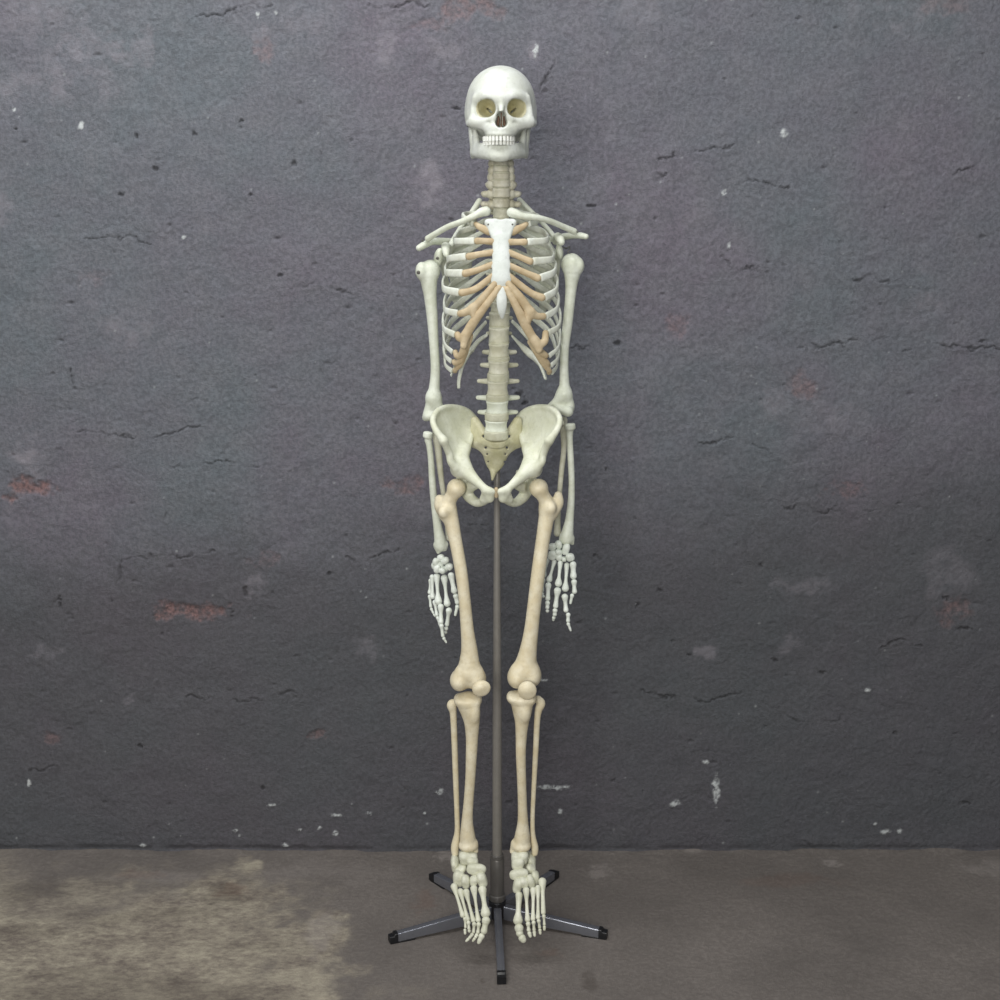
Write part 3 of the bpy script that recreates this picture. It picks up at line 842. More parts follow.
hand([(558.4, 545, HY, 2.8, 3.9, -20), (565.6, 549.6, HY - .004, 3.3, 5.2, 10), (552, 547, HY + .004, 3.6, 3.0, 0), (552.2, 555.5, HY, 4.2, 4.4, 20), (559.2, 552.4, HY - .004, 3.0, 2.5, 0),
      (558.6, 557.2, HY - .002, 2.6, 3.2, 0), (564.3, 559.3, HY - .006, 2.0, 1.9, 0), (570.5, 557.5, HY - .012, 3.9, 3.5, -15)],
     [[((573, 562, HY - .016), (573.6, 578.5, HY - .02), 3.4, 2.7, 3.4), ((574, 579.6, HY - .02), (574.6, 593.4, HY - .024), 3.0, 2.1, 2.6), ((572.4, 594, HY - .024), (570.3, 604, HY - .026), 2.2, 1.5, 1.3)],
      [((567, 563, HY - .008), (565.2, 591, HY - .022), 2.7, 1.8, 3.7), ((564.6, 594.4, HY - .024), (566.2, 612, HY - .03), 3.4, 2.1, 2.7), ((568.2, 613, HY - .03), (568, 622.2, HY - .034), 2.4, 1.8, 2.1), ((567.8, 622.6, HY - .034), (571, 631.2, HY - .034), 1.9, 1.3, 1.0)],
      [((560.5, 561, HY - .006), (558.2, 586, HY - .02), 2.7, 1.8, 3.7), ((557.8, 588, HY - .022), (555.4, 608, HY - .03), 3.7, 2.2, 2.7), ((555.2, 608.6, HY - .03), (554.6, 616, HY - .03), 2.6, 2.0, 2.2), ((554, 616.4, HY - .03), (553.2, 621, HY - .024), 1.9, 1.5, 1.2)],
      [((554.8, 560, HY + .002), (548.8, 581.6, HY - .01), 2.5, 1.6, 3.1), ((548.4, 583, HY - .014), (547.8, 600.4, HY - .024), 3.2, 2.1, 2.6), ((547.7, 601, HY - .024), (547.3, 609, HY - .026), 2.5, 1.9, 2.1), ((547.3, 609.4, HY - .026), (547.6, 612.6, HY - .018), 1.9, 1.5, 1.2)],
      [((547.6, 559, HY + .01), (543.6, 577, HY + .004), 2.3, 1.5, 2.6), ((543.4, 578.4, HY + .002), (542, 592, HY - .004), 2.4, 1.6, 2.0), ((542, 592.4, HY - .004), (543, 598, HY - .006), 1.9, 1.5, 1.5), ((543, 597, HY - .006), (544.4, 596, HY - .014), 1.5, 1.2, 1.2)]], (560, 543, HY))

# ---- legs
fl = Bone(.0019, .008)
LY = -.094
fl.ell(456.3, 488, LY, (9.4, .0195, 9.4), k=0)
fl.ball_chain([(455, 491, LY, 6.6), (449, 501, LY + .004, 7.2), (446.5, 508, LY + .004, 8.2)], k=.006)
fl.ball_chain([(439.6, 499.5, LY + .012, 4.9), (440.5, 506, LY + .012, 6.2), (445.5, 514, LY + .008, 7.2)], k=.008)
fl.ell(443.5, 512, LY - .012, (5.4, .01, 6), k=.008)
fl.ball_chain([(448.5, 510, LY + .004, 8.4), (452, 524, LY, 7.4), (455.6, 541, LY - .004, 6.5), (460.9, 570, LY - .01, 6.2), (464.6, 600, LY - .012, 6.0), (467.3, 630, LY - .01, 6.6), (469.3, 650, LY - .006, 8.2), (469.3, 662, LY - .004, 10.0)], k=.008)
fl.ell(459.5, 680, LY + .002, (9.6, .03, 10.6), k=.016)
fl.ell(476.5, 678.5, LY + .002, (9.6, .03, 11), k=.016)
fl.ell(469, 672, LY - .006, (13.5, .02, 9), k=.012)
fl.ball_chain([(449.6, 516, LY + .022, 4), (452.5, 520, LY + .02, 3.6)], k=.008)
fl.make('femur', M['leg'], sk)
fr = Bone(.0019, .008)
fr.ell(538.7, 488, LY, (9.4, .0195, 9.4), k=0)
fr.ball_chain([(540, 491, LY, 6.6), (546, 501, LY + .004, 7.2), (547.5, 508, LY + .004, 8.0)], k=.006)
fr.ball_chain([(558.3, 495.4, LY + .014, 4.2), (557.6, 503, LY + .012, 6), (552, 512, LY + .008, 7)], k=.008)
fr.ell(551, 508, LY - .01, (5.0, .009, 6), k=.008)
fr.ball_chain([(547.5, 508, LY + .004, 8.0), (545.4, 524, LY, 7.6), (542.6, 541, LY - .004, 7.0), (538.6, 570, LY - .01, 7.0), (534.8, 600, LY - .012, 6.8), (531.3, 630, LY - .01, 7.2), (528.3, 650, LY - .006, 8.6), (526.4, 661, LY - .004, 10.2)], k=.008)
fr.ell(516.6, 677, LY + .002, (9.4, .03, 11), k=.016)
fr.ell(532.5, 675.5, LY + .002, (9, .03, 10.6), k=.016)
fr.ell(524.5, 670, LY - .006, (13.5, .02, 9), k=.012)
fr.make('femur', M['leg'], sk)
for (u, v, ru, rv, rot) in ((481.3, 688.4, 9.4, 8.3, -20), (527.3, 690.6, 9.4, 9.8, 0)):
    b = Bone(.0015, .004)
    b.ell(u, v, LY - .052, (ru, .0095, rv), k=0, rot=rot)
    b.ell(u - 1, v - 1.5, LY - .055, (ru * .7, .0085, rv * .62), k=.006, rot=rot)
    b.make('patella', M['leg'], sk)
TY = -.088
tl = Bone(.0018, .008)
tl.ball_chain([(459, 699.5, TY, 5.4), (476.5, 699.5, TY, 5.4)], flat=((0, 1, 0), .5), k=0)
tl.ball_chain([(468.3, 703, TY, 11.5), (470.4, 712, TY, 9.6), (471.8, 722, TY - .002, 7.8), (472, 737, TY, 6.2), (471.4, 755, TY, 5.6), (470.2, 780, TY + .006, 5.0), (468.3, 805, TY + .014, 5.0), (467.2, 822, TY + .02, 5.8), (467.6, 836, TY + .024, 7.6), (468, 843, TY + .026, 8.2)], k=.008)
tl.ell(474.6, 714, TY - .016, (4, .009, 7), k=.014)
tl.ball_chain([(474, 843, TY + .026, 3.8), (476, 851, TY + .024, 2.4)], k=.006)
tl.ell(468, 846, TY + .022, (9.3, .017, 5.2), k=.006)
tl.make('tibia', M['leg'], sk)
tr = Bone(.0018, .008)
tr.ball_chain([(511.8, 697, TY, 5.4), (531.5, 698, TY, 5.4)], flat=((0, 1, 0), .5), k=0)
tr.ball_chain([(522, 701, TY, 11.5), (522.2, 711, TY, 9.4), (521.9, 722, TY - .002, 7.0), (521.2, 737, TY, 5.6), (520.8, 755, TY, 5.0), (521.6, 780, TY + .006, 4.6), (522.4, 805, TY + .014, 4.6), (522.8, 822, TY + .02, 5.4), (522.3, 836, TY + .024, 7.6), (521.8, 842, TY + .026, 8.4)], k=.008)
tr.ell(525, 714, TY - .016, (4.2, .009, 7), k=.014)
tr.ball_chain([(514.4, 843, TY + .026, 3.6), (511.8, 851.6, TY + .024, 2.2)], k=.006)
tr.ell(521.6, 846.5, TY + .022, (9.2, .017, 5.2), k=.006)
tr.make('tibia', M['leg'], sk)
bone_chain('fibula', [[(454, 702.5, TY + .02, 3.6), (451.8, 705, TY + .02, 5.0), (453, 711.5, TY + .02, 3.7), (453.6, 720, TY + .02, 3.3), (454.6, 745, TY + .024, 3.1), (455.8, 780, TY + .03, 2.9), (457, 815, TY + .034, 2.6), (457.2, 832, TY + .036, 2.8), (455, 846, TY + .036, 4.0), (455, 853, TY + .034, 3.6)]], 'leg')
bone_chain('fibula', [[(538, 699.5, TY + .02, 4.0), (540.8, 703.5, TY + .02, 4.6), (538.6, 710, TY + .02, 3.8), (537.2, 720, TY + .02, 3.1), (536, 745, TY + .024, 2.9), (534.2, 780, TY + .03, 2.5), (532.6, 815, TY + .034, 2.3), (532.8, 834, TY + .036, 2.6), (534.8, 847, TY + .036, 3.6), (534.8, 853, TY + .034, 3.2)]], 'leg')

# ---- feet
def foot(tarsals, rays, at):
    ft = empty('foot', W(*at), sk)
    for (u, v, y, ru, ry, rv, rot) in tarsals:
        pebble('tarsal_bone', u, v, y, (ru, ry, rv), 'foot', ft, rot)
    for ray in rays:
        for k, (a, c, r0, rs, r1) in enumerate(ray):
            longbone('metatarsal' if k == 0 else 'toe_bone', a, c, r0, rs, r1, 'foot', ft)
    return ft


A0, A1, A2, A3, A4 = -.078, -.098, -.116, -.135, -.172
foot([(468.5, 857.5, A0 + .006, 8.8, .018, 6.0, 0), (472.8, 862.5, A0 - .008, 5.4, .012, 5.0, 0), (455.5, 863, A0 + .02, 4.0, .026, 6.5, 0), (460.5, 868.5, A0, 5.6, .016, 3.4, -20),
      (464, 860, A0 + .05, 7.5, .022, 7.5, 0), (476, 869.7, A1 - .006, 9.2, .009, 5.2, 12), (459, 878.8, A1 - .002, 5.4, .012, 7.6, 8), (466, 882, A2 + .004, 3.9, .012, 6.2, 0), (473.6, 881, A2, 3.7, .011, 4.5, 0), (482.2, 880, A2, 4.7, .012, 6.9, -15)],
     [[((482, 886.6, A3 + .008), (486, 916.6, A4 + .01), 4.3, 2.7, 5.0), ((486.6, 917.4, A4 + .008), (483.6, 933.4, A4 - .004), 4.3, 3.0, 3.5), ((482.6, 934, A4 - .004), (478.2, 943.6, A4 - .01), 3.2, 2.4, 1.9)],
      [((473.4, 886, A3 + .006), (478.4, 921.8, A4 + .008), 3.6, 1.7, 2.7), ((478.8, 922.6, A4 + .006), (477.8, 933.4, A4), 2.5, 1.6, 2.0), ((477.4, 933.8, A4), (475, 938, A4 - .004), 2.0, 1.6, 1.7), ((475, 938, A4 - .004), (472.4, 941.6, A4 - .006), 1.7, 1.3, 1.1)],
      [((465.5, 889.6, A3 + .006), (473.6, 922, A4 + .006), 3.5, 1.7, 2.5), ((474.3, 922.4, A4 + .004), (473.4, 933, A4), 2.3, 1.5, 1.8), ((472.8, 933.4, A4), (469, 938.4, A4 - .006), 2.0, 1.6, 1.7), ((469, 938.4, A4 - .006), (465.6, 941.6, A4 - .01), 1.7, 1.3, 1.1)],
      [((459.8, 889.2, A3 + .008), (468, 920.6, A4 + .004), 3.2, 1.6, 2.3), ((468.3, 921, A4 + .002), (469, 929.6, A4 - .004), 2.2, 1.4, 1.7), ((469.1, 929.8, A4 - .004), (469.4, 932.4, A4 - .008), 1.7, 1.3, 1.3)],
      [((453.4, 884, A2 + .004), (463, 917, A4 + .008), 3.6, 1.8, 2.5), ((464.8, 917.2, A4 + .006), (465.6, 928, A4), 2.0, 1.3, 1.5), ((464.9, 928.8, A4), (465.2, 934.4, A4 - .004), 1.6, 1.4, 1.3)]], (466, 855, A0))
foot([(519.6, 857, A0 + .006, 8.2, .018, 6.0, 0), (517.6, 863.5, A0 - .008, 6.0, .012, 6.2, 0), (531.6, 860, A0 + .03, 4.2, .024, 6, 0), (531, 868.5, A0, 4.4, .016, 4.0, 20),
      (524, 860, A0 + .052, 7.5, .022, 7.5, 0), (518.5, 874.5, A1 - .006, 8.8, .009, 4.8, -6), (535.6, 878, A1 - .002, 3.6, .012, 6.2, 0), (531.4, 882, A2 + .004, 3.6, .012, 6.4, -12), (524.2, 882.6, A2, 4.6, .011, 4.8, 0), (517.4, 885.8, A2, 4.4, .012, 6.8, 10)],
     [[((519.2, 892.4, A3 + .008), (517.8, 924, A4 + .01), 3.7, 2.8, 5.0), ((518.6, 924.8, A4 + .008), (520, 936, A4 - .002), 4.7, 3.4, 3.8), ((520.6, 935.6, A4 - .002), (524.6, 942, A4 - .008), 3.8, 3.2, 2.6)],
      [((526, 887.6, A3 + .006), (527.6, 921.6, A4 + .008), 3.5, 1.8, 2.7), ((528, 922, A4 + .006), (528.8, 931.6, A4), 2.5, 1.7, 2.1), ((529, 931.8, A4), (530.6, 937.4, A4 - .006), 2.2, 1.8, 1.5)],
      [((533.3, 887.6, A3 + .006), (533, 920.6, A4 + .006), 3.2, 1.7, 2.5), ((533.5, 921, A4 + .004), (534.2, 931, A4), 2.2, 1.5, 1.8), ((534.2, 931, A4), (534.8, 936.6, A4 - .006), 1.9, 1.6, 1.4)],
      [((538, 885.6, A3 + .008), (538, 919, A4 + .004), 2.9, 1.6, 2.3), ((538.5, 919.4, A4 + .002), (539.8, 928.6, A4 - .002), 2.1, 1.4, 1.7), ((539.8, 928.8, A4 - .002), (540.4, 934.4, A4 - .006), 1.8, 1.5, 1.3)],
      [((542.2, 878.6, A2 + .004), (543.4, 914.4, A4 + .008), 4.2, 2.2, 2.5), ((543.8, 914.8, A4 + .006), (544.4, 925.6, A4), 2.0, 1.3, 1.6), ((544.4, 925.8, A4), (544.4, 930.6, A4 - .004), 1.7, 1.5, 1.3)]], (524, 855, A0))

# ------------------------------------------------------------------ stand
SC = np.array([-.0062, .010, 0.])
stand = empty('skeleton_stand', SC)
tag(stand, 'grey metal pole stand with a five-legged star base carrying the skeleton', 'stand')


def lathe(name, prof, mat, parent, c=SC, n=32, sharp=True):
    vs, fs = [], []
    for r, z in prof:
        for j in range(n):
            a = 2 * math.pi * j / n
            vs.append((c[0] + r * math.cos(a), c[1] + r * math.sin(a), z))
    for i in range(len(prof) - 1):
        for j in range(n):
            fs.append((i * n + j, i * n + (j + 1) % n, (i + 1) * n + (j + 1) % n, (i + 1) * n + j))
    fs.append(tuple(range(n))[::-1]); fs.append(tuple(range((len(prof) - 1) * n, len(prof) * n)))
    o = link(name, vs, fs, mat, parent)
    o.data.set_sharp_from_angle(angle=math.radians(35))
    return o


zof = lambda v: float(W0(500, v, SC[1])[2])
z854, z858, z894, z900, z914 = zof(854), zof(858.5), zof(893), zof(900), zof(914)
lathe('pole', [(.0108, z894), (.0100, zof(720)), (.0086, zof(640)), (.0072, zof(560)), (.0066, zof(500)), (.0064, zof(455)), (.005, zof(454))], M['chrome'], stand)
lathe('sleeve', [(.0150, z894 - .004), (.0158, z894), (.0158, z858), (.0152, z858 + .001)], M['sleeve'], stand)
lathe('collar', [(.0128, z858), (.0142, z858 + .001), (.0142, z854 - .001), (.0130, z854)], M['sleeve'], stand)
lathe('base_ring', [(.0165, z900 + .001), (.0185, z900 + .004), (.0185, z894 - .003), (.0165, z894 - .001)], M['sleeve'], stand)
lathe('hub', [(.015, .012), (.019, .016), (.019, z900 - .001), (.0165, z900 + .001)], M['black'], stand)


def prism(name, prof, r0, r1, ang, mat, parent, bev=.0022):
    """leg section: prof(t) -> half width, z bottom, z top at radius r"""
    d = np.array([math.sin(ang), -math.cos(ang), 0]); w = np.array([math.cos(ang), math.sin(ang), 0])
    vs, fs = [], []
    N = 8
    K = 4
    for i in range(N + 1):
        t = i / N
        r = r0 + (r1 - r0) * t
        hw, zb, zt = prof(r)
        c = SC + d * r
        sec = [(-hw, zb), (hw, zb)]
        sec += [(hw - bev + bev * math.cos(a), zt - bev + bev * math.sin(a)) for a in np.linspace(0, math.pi / 2, K)]
        sec += [(-hw + bev + bev * math.cos(a), zt - bev + bev * math.sin(a)) for a in np.linspace(math.pi / 2, math.pi, K)]
        for (a, z) in sec:
            vs.append(c + w * a + np.array([0, 0, z]))
    n = 2 + 2 * K
    for i in range(N):
        for j in range(n):
            fs.append((i * n + j, i * n + (j + 1) % n, i * n + n + (j + 1) % n, i * n + n + j))
    fs.append(tuple(range(n))[::-1]); fs.append(tuple(range(N * n, N * n + n)))
    o = link(name, vs, fs, mat, parent)
    o.data.set_sharp_from_angle(angle=math.radians(40))
    return o


RL = .244
for k in range(5):
    ang = math.radians(2.2) + 2 * math.pi * k / 5
    top = lambda r: .046 - .026 * (r / RL)
    bot = lambda r: .013 - .010 * (r / RL)
    hwid = lambda r: .0082
    lg = prism('leg', lambda r: (hwid(r), bot(r), top(r)), .017, RL - .011, ang, M['leg_metal'], stand)
    cap = prism('end_cap', lambda r: (hwid(r) + .0012, .0015, top(r) + .0014 - (0 if r < RL - .004 else .004)), RL - .012, RL + .006, ang, M['black'], lg)
    prism('foot_pad', lambda r: (hwid(r) + .0006, 0.0, bot(r) + .0005), RL - .05, RL + .004, ang, M['black'], lg)

# ------------------------------------------------------------------ noise helpers for wall and floor relief
rng = np.random.default_rng(7)


def vnoise(X, Y, scale, seed):
    r = np.random.default_rng(seed); T = r.random((256, 256))
    x = X * scale + 1000.37; y = Y * scale + 1000.71
    xi = np.floor(x).astype(int); yi = np.floor(y).astype(int)
    fx = x - xi; fy = y - yi
    fx = fx * fx * fx * (fx * (fx * 6 - 15) + 10); fy = fy * fy * fy * (fy * (fy * 6 - 15) + 10)
    g = lambda a, b: T[a & 255, b & 255]
    return (g(xi, yi) * (1 - fx) + g(xi + 1, yi) * fx) * (1 - fy) + (g(xi, yi + 1) * (1 - fx) + g(xi + 1, yi + 1) * fx) * fy - .5


def fbm(X, Y, scale, seed, octv=5, gain=.5):
    a, s, out = 1., scale, 0
    for o in range(octv):
        out = out + a * vnoise(X + o * 3.1, Y - o * 1.7, s, seed + o); a *= gain; s *= 2.03
    return out


def sstep(x, a, b):
    t = np.clip((x - a) / (b - a), 0, 1); return t * t * (3 - 2 * t)


def grid(xs, ys):
    X, Y = np.meshgrid(xs, ys, indexing='ij')
    n, m = X.shape
    I = np.arange(n * m).reshape(n, m)
    F = np.stack([I[:-1, :-1], I[1:, :-1], I[1:, 1:], I[:-1, 1:]], -1).reshape(-1, 4)
    return X, Y, F


def fast_mesh(name, V, F, mat, attrs):
    me = bpy.data.meshes.new(name)
    me.vertices.add(len(V)); me.vertices.foreach_set('co', V.astype(f32).ravel())
    me.loops.add(F.size); me.loops.foreach_set('vertex_index', F.astype(np.int32).ravel())
    me.polygons.add(len(F)); me.polygons.foreach_set('loop_start', np.arange(0, F.size, F.shape[1], dtype=np.int32))
    me.update(calc_edges=True); me.validate(); smooth(me)
    for k, a in attrs.items():
        at = me.attributes.new(k, 'FLOAT', 'POINT'); at.data.foreach_set('value', a.astype(f32).ravel())
    me.materials.append(mat)
    o = bpy.data.objects.new(name, me); COL.objects.link(o)
    return o


# ------------------------------------------------------------------ wall
_d = FWD - UPV * 350 / FPX
WALLY = float((CAM + _d * (-CAM_H / _d[2]))[1])
wx = lambda u, v: W0(u, v, WALLY)
xs = np.concatenate([np.linspace(-3.2, -1.3, 30)[:-1], np.linspace(-1.3, 1.3, 1000), np.linspace(1.3, 3.2, 30)[1:]])
zs = np.concatenate([np.linspace(-.03, 2.05, 800), np.linspace(2.05, 3.3, 24)[1:]])
X, Z, F = grid(xs, zs)
warp = .03 * fbm(X, Z, 9, 50, 4)
warp2 = .03 * fbm(X, Z, 9, 60, 4)
H = .010 * fbm(X, Z, 1.3, 1, 3) + .0040 * fbm(X, Z, 5, 11, 4, .55) + .0015 * fbm(X, Z, 24, 21, 5, .62) + .0008 * fbm(X, Z, 110, 33, 3, .7)
# trowel strokes, a little longer than they are high
H += .0014 * fbm(X * .6 + warp, Z + warp2, 12, 71, 4, .55)
# flat trowelled islands with stepped edges
isl = fbm(X + warp, Z * 1.2 + warp2, 4.2, 90, 5, .58)
H += .0010 * sstep(isl, .02, .06) + .0007 * sstep(isl, -.18, -.14)
brick = np.zeros_like(X); pale = np.zeros_like(X); dark = np.zeros_like(X); chip = np.zeros_like(X)


def blob(u, v, ru, rv, seed=0, edge=.35, rag=.9):
    p = wx(u, v); q = PX(p)
    d = np.sqrt(((X - p[0]) / (ru * q)) ** 2 + ((Z - p[2]) / (rv * q)) ** 2)
    d = d + rag * fbm(X + seed * .37, Z - seed * .21, 1 / (min(ru, rv) * q * 1.6), 200 + seed, 4, .6)
    return 1 - sstep(d, 1 - edge, 1 + edge * .4)


BR = [(22, 488, 26, 9, 1), (187, 611, 30, 11, 1), (470, 6, 28, 13, .6), (408, 485, 17, 10, .55), (803, 385, 16, 13, .45), (682, 330, 14, 12, .4), (952, 608, 20, 14, .55),
      (845, 490, 16, 9, .4), (948, 3, 40, 12, .3), (262, 560, 12, 9, .3), (318, 734, 8, 5, .5), (92, 278, 16, 14, .25), (55, 738, 8, 6, .4), (430, 25, 16, 6, .3), (265, 50, 9, 12, .4)]
for i, (u, v, ru, rv, a) in enumerate(BR):
    m = blob(u, v, ru, rv, i, .5, 1.2)
    brick = np.maximum(brick, a * m * np.clip(.75 + .9 * fbm(X, Z, 60, 670 + i, 4, .65), 0, 1)); H -= .004 * m * a
PL = [(30, 20, 30, 14, .35), (80, 50, 24, 12, .4), (118, 50, 22, 10, .45), (150, 42, 10, 16, .5), (265, 50, 10, 13, .5), (385, 47, 10, 16, .5), (452, 48, 20, 8, .4), (25, 82, 30, 14, .4), (105, 84, 20, 14, .35),
      (440, 187, 14, 16, .6), (30, 458, 11, 15, .7), (20, 10, 40, 20, .3), (110, 325, 24, 16, .35), (252, 583, 8, 10, .45), (365, 648, 10, 9, .35), (12, 520, 12, 12, .35), (50, 650, 10, 8, .35), (130, 695, 8, 6, .4),
      (535, 50, 5, 9, .7), (805, 587, 24, 10, .3), (705, 650, 8, 7, .4), (788, 648, 8, 14, .3), (770, 400, 12, 14, .35), (925, 290, 10, 20, .3), (830, 420, 24, 12, .25), (640, 12, 30, 12, .25), (900, 12, 30, 12, .3), (955, 575, 24, 18, .25), (600, 335, 20, 12, .25), (700, 215, 14, 10, .2), (300, 20, 30, 12, .25), (210, 225, 10, 14, .2), (0, 215, 12, 16, .4)]
for i, (u, v, ru, rv, a) in enumerate(PL):
    m = blob(u, v, ru * 1.15, rv * 1.15, 40 + i, .8, 1.5); pale = np.maximum(pale, a * m * np.clip(.62 + 1.1 * fbm(X, Z, 45, 640 + i, 4, .65), 0, 1))
CH = [(716, 791, 3, 15), (715, 782, 3, 3), (674, 803, 5, 3.6), (553, 787, 16, 2.5), (560, 811, 3, 4), (441, 791, 4, 3), (706, 761, 3, 2), (885, 832, 5, 2.5), (900, 831, 2.5, 2.5), (875, 824, 2, 2), (545, 680, 4, 1.5),
      (80, 125, 3.2, 4), (13, 109, 2, 2), (29, 783, 2, 4), (536, 50, 2.6, 6), (336, 814, 5, 2), (300, 829, 3, 1.5), (235, 830, 3, 1.6), (272, 804, 4, 1.4), (336, 832, 3, 3), (285, 845, 5, 2), (370, 812, 3, 2),
      (785, 133, 4, 4), (725, 193, 3, 3), (729, 246, 2, 4), (184, 237, 2, 2), (258, 15, 2, 3), (320, 827, 2, 2), (867, 690, 3, 2), (705, 761, 3, 2), (276, 12, 3, 2), (240, 835, 2, 1.5), (143, 845, 3, 2), (425, 812, 1.5, 1.5)]
for i, (u, v, ru, rv) in enumerate(CH):
    m = blob(u, v, ru, rv, 90 + i, .5, .8); chip = np.maximum(chip, m * np.clip(.75 + 1.6 * fbm(X, Z, 160, 900 + i, 3, .7), 0, 1)); H += .0008 * m
r = np.random.default_rng(5)
for i in range(240):
    u, v = r.uniform(-60, 1060), r.uniform(-20, 845); p = wx(u, v); rr = r.uniform(.0012, .0026)
    m = np.exp(-(((X - p[0]) / rr) ** 2 + ((Z - p[2]) / rr) ** 2)); chip = np.maximum(chip, .6 * m * (r.random() * .8 + .2))
# pits
PT = [(120, 194, 4, 2.5), (156, 169, 6, 2.5), (15, 129, 3, 2), (456, 109, 7, 1.8), (137, 136, 3, 3), (294, 163, 5, 4), (241, 121, 3, 2), (250, 195, 3, 2), (280, 275, 4, 3), (232, 613, 2.5, 6), (245, 592, 3, 6), (60, 605, 2.5, 6), (195, 135, 5, 4),
      (618, 343, 4, 4), (607, 468, 2, 2), (660, 590, 4, 2), (637, 605, 3, 3), (613, 780, 4, 4), (965, 804, 6, 2.5), (965, 628, 8, 2), (948, 598, 7, 3), (775, 660, 4, 4), (822, 673, 4, 2), (983, 341, 5, 2), (592, 206, 6, 1.5), (141, 745, 3, 3), (330, 573, 3, 2),
      (263, 787, 2, 3), (690, 655, 3, 2), (520, 395, 5, 4), (525, 403, 3, 5), (895, 733, 4, 3), (760, 565, 4, 3)]
for i, (u, v, ru, rv) in enumerate(PT):
    m = blob(u, v, ru * .72, rv * .72, 140 + i, .7, 1.5); H -= .006 * m; dark = np.maximum(dark, .5 * m)
for i in range(260):
    u, v = r.uniform(-80, 1080), r.uniform(-20, 845); p = wx(u, v); rr = r.uniform(.0018, .0042); ax = r.uniform(.6, 2.2)
    H -= .006 * np.exp(-(((X - p[0]) / (rr * ax)) ** 2 + ((Z - p[2]) / rr) ** 2)) * r.uniform(.3, 1)
# cracks and trowel ridges
CK = [[(118, 573), (128, 558), (165, 556), (215, 551)], [(110, 600), (116, 585), (120, 568)], [(150, 20), (215, 16), (235, 6), (270, 7)], [(360, 2), (380, 6), (400, 3), (430, 5)], [(345, 556), (360, 563), (400, 548)],
      [(500, 75), (530, 95), (555, 62)], [(503, 105), (515, 92)], [(660, 157), (690, 152), (735, 148)], [(600, 172), (650, 172), (668, 175)], [(740, 185), (752, 180), (790, 188)], [(945, 180), (975, 170), (995, 172)],
      [(812, 346), (850, 342), (888, 338)], [(815, 345), (835, 340), (845, 348)], [(905, 350), (945, 344), (1000, 352)], [(700, 445), (740, 440), (770, 452)], [(0, 768), (20, 771), (55, 767)], [(40, 605), (52, 610), (60, 596)],
      [(70, 372), (74, 385)], [(150, 695), (250, 700), (300, 690)], [(160, 470), (220, 460), (260, 467)], [(595, 555), (620, 562), (650, 552)], [(760, 700), (800, 722), (840, 718)], [(880, 650), (900, 640), (920, 645)], [(545, 340), (575, 350), (590, 345)],
      [(725, 260), (735, 272), (760, 268)], [(855, 280), (870, 276), (890, 283)], [(640, 690), (700, 700), (740, 690)], [(80, 430), (150, 437), (200, 425)], [(290, 290), (320, 283), (350, 292)], [(85, 240), (130, 236), (150, 242)], [(780, 505), (850, 512), (900, 505)]]
NCK = len(CK)
for i in range(110):
    u, v = r.uniform(-40, 1040), r.uniform(0, 840); L = r.uniform(6, 26); a = r.normal(0, .5)
    CK.append([(u, v), (u + L * .5 * math.cos(a), v - L * .5 * math.sin(a) + r.uniform(-3, 3)), (u + L * math.cos(a), v - L * math.sin(a))])
for i, ck in enumerate(CK):
    P = np.array([wx(*p) for p in ck]); P = spline(P, np.ones(len(P)), 6)[0] if len(P) > 2 else P
    lo, hi = P.min(0) - .06, P.max(0) + .06
    sel = (X > lo[0]) & (X < hi[0]) & (Z > lo[2]) & (Z < hi[2])
    if not sel.any(): continue
    x0, z0 = X[sel], Z[sel]
    x_ = x0 + .010 * fbm(x0, z0, 45, 300 + i, 4, .65); z_ = z0 + .014 * fbm(x0, z0, 38, 330 + i, 4, .65); dd = np.full(x_.shape, 9.)
    for a, c in zip(P[:-1], P[1:]):
        e = (c - a)[[0, 2]]; t = np.clip(((x_ - a[0]) * e[0] + (z_ - a[2]) * e[1]) / max(e @ e, 1e-9), 0, 1)
        dd = np.minimum(dd, np.hypot(x_ - a[0] - t * e[0], z_ - a[2] - t * e[1]))
    k = (vnoise(x0, z0, 26, 360 + i) + .55) * (1 if i < NCK else .55)
    kk = np.clip(k * 2.4 - .8, 0, 1)
    H[sel] += -.0048 * np.exp(-(dd / .0024) ** 2) * kk + .0018 * np.exp(-(dd / .014) ** 2) * k
    dark[sel] = np.maximum(dark[sel], .55 * np.exp(-(dd / .0020) ** 2) * kk)
# ragged foot of the wall
foot_z = .012 * np.exp(-(Z / .012)) * 1.0
H -= .006 * np.exp(-((Z - .004) / .008) ** 2) * (.6 + fbm(X, Z * 0, 18, 400, 3))
YW = WALLY - H
# large soft colour areas of the old paint
tone = fbm(X, Z, 1.1, 500, 4, .5)
# darker lower paint, ragged upper edge; light falloff is put into its colour
falloff_coat = 1 - sstep(Z + .12 * fbm(X, Z, 2.2, 520, 5, .6) + .13 * np.clip(-X, -1, 1), wx(500, 610)[2], wx(500, 420)[2])
V = np.stack([X, YW, Z], -1).reshape(-1, 3)

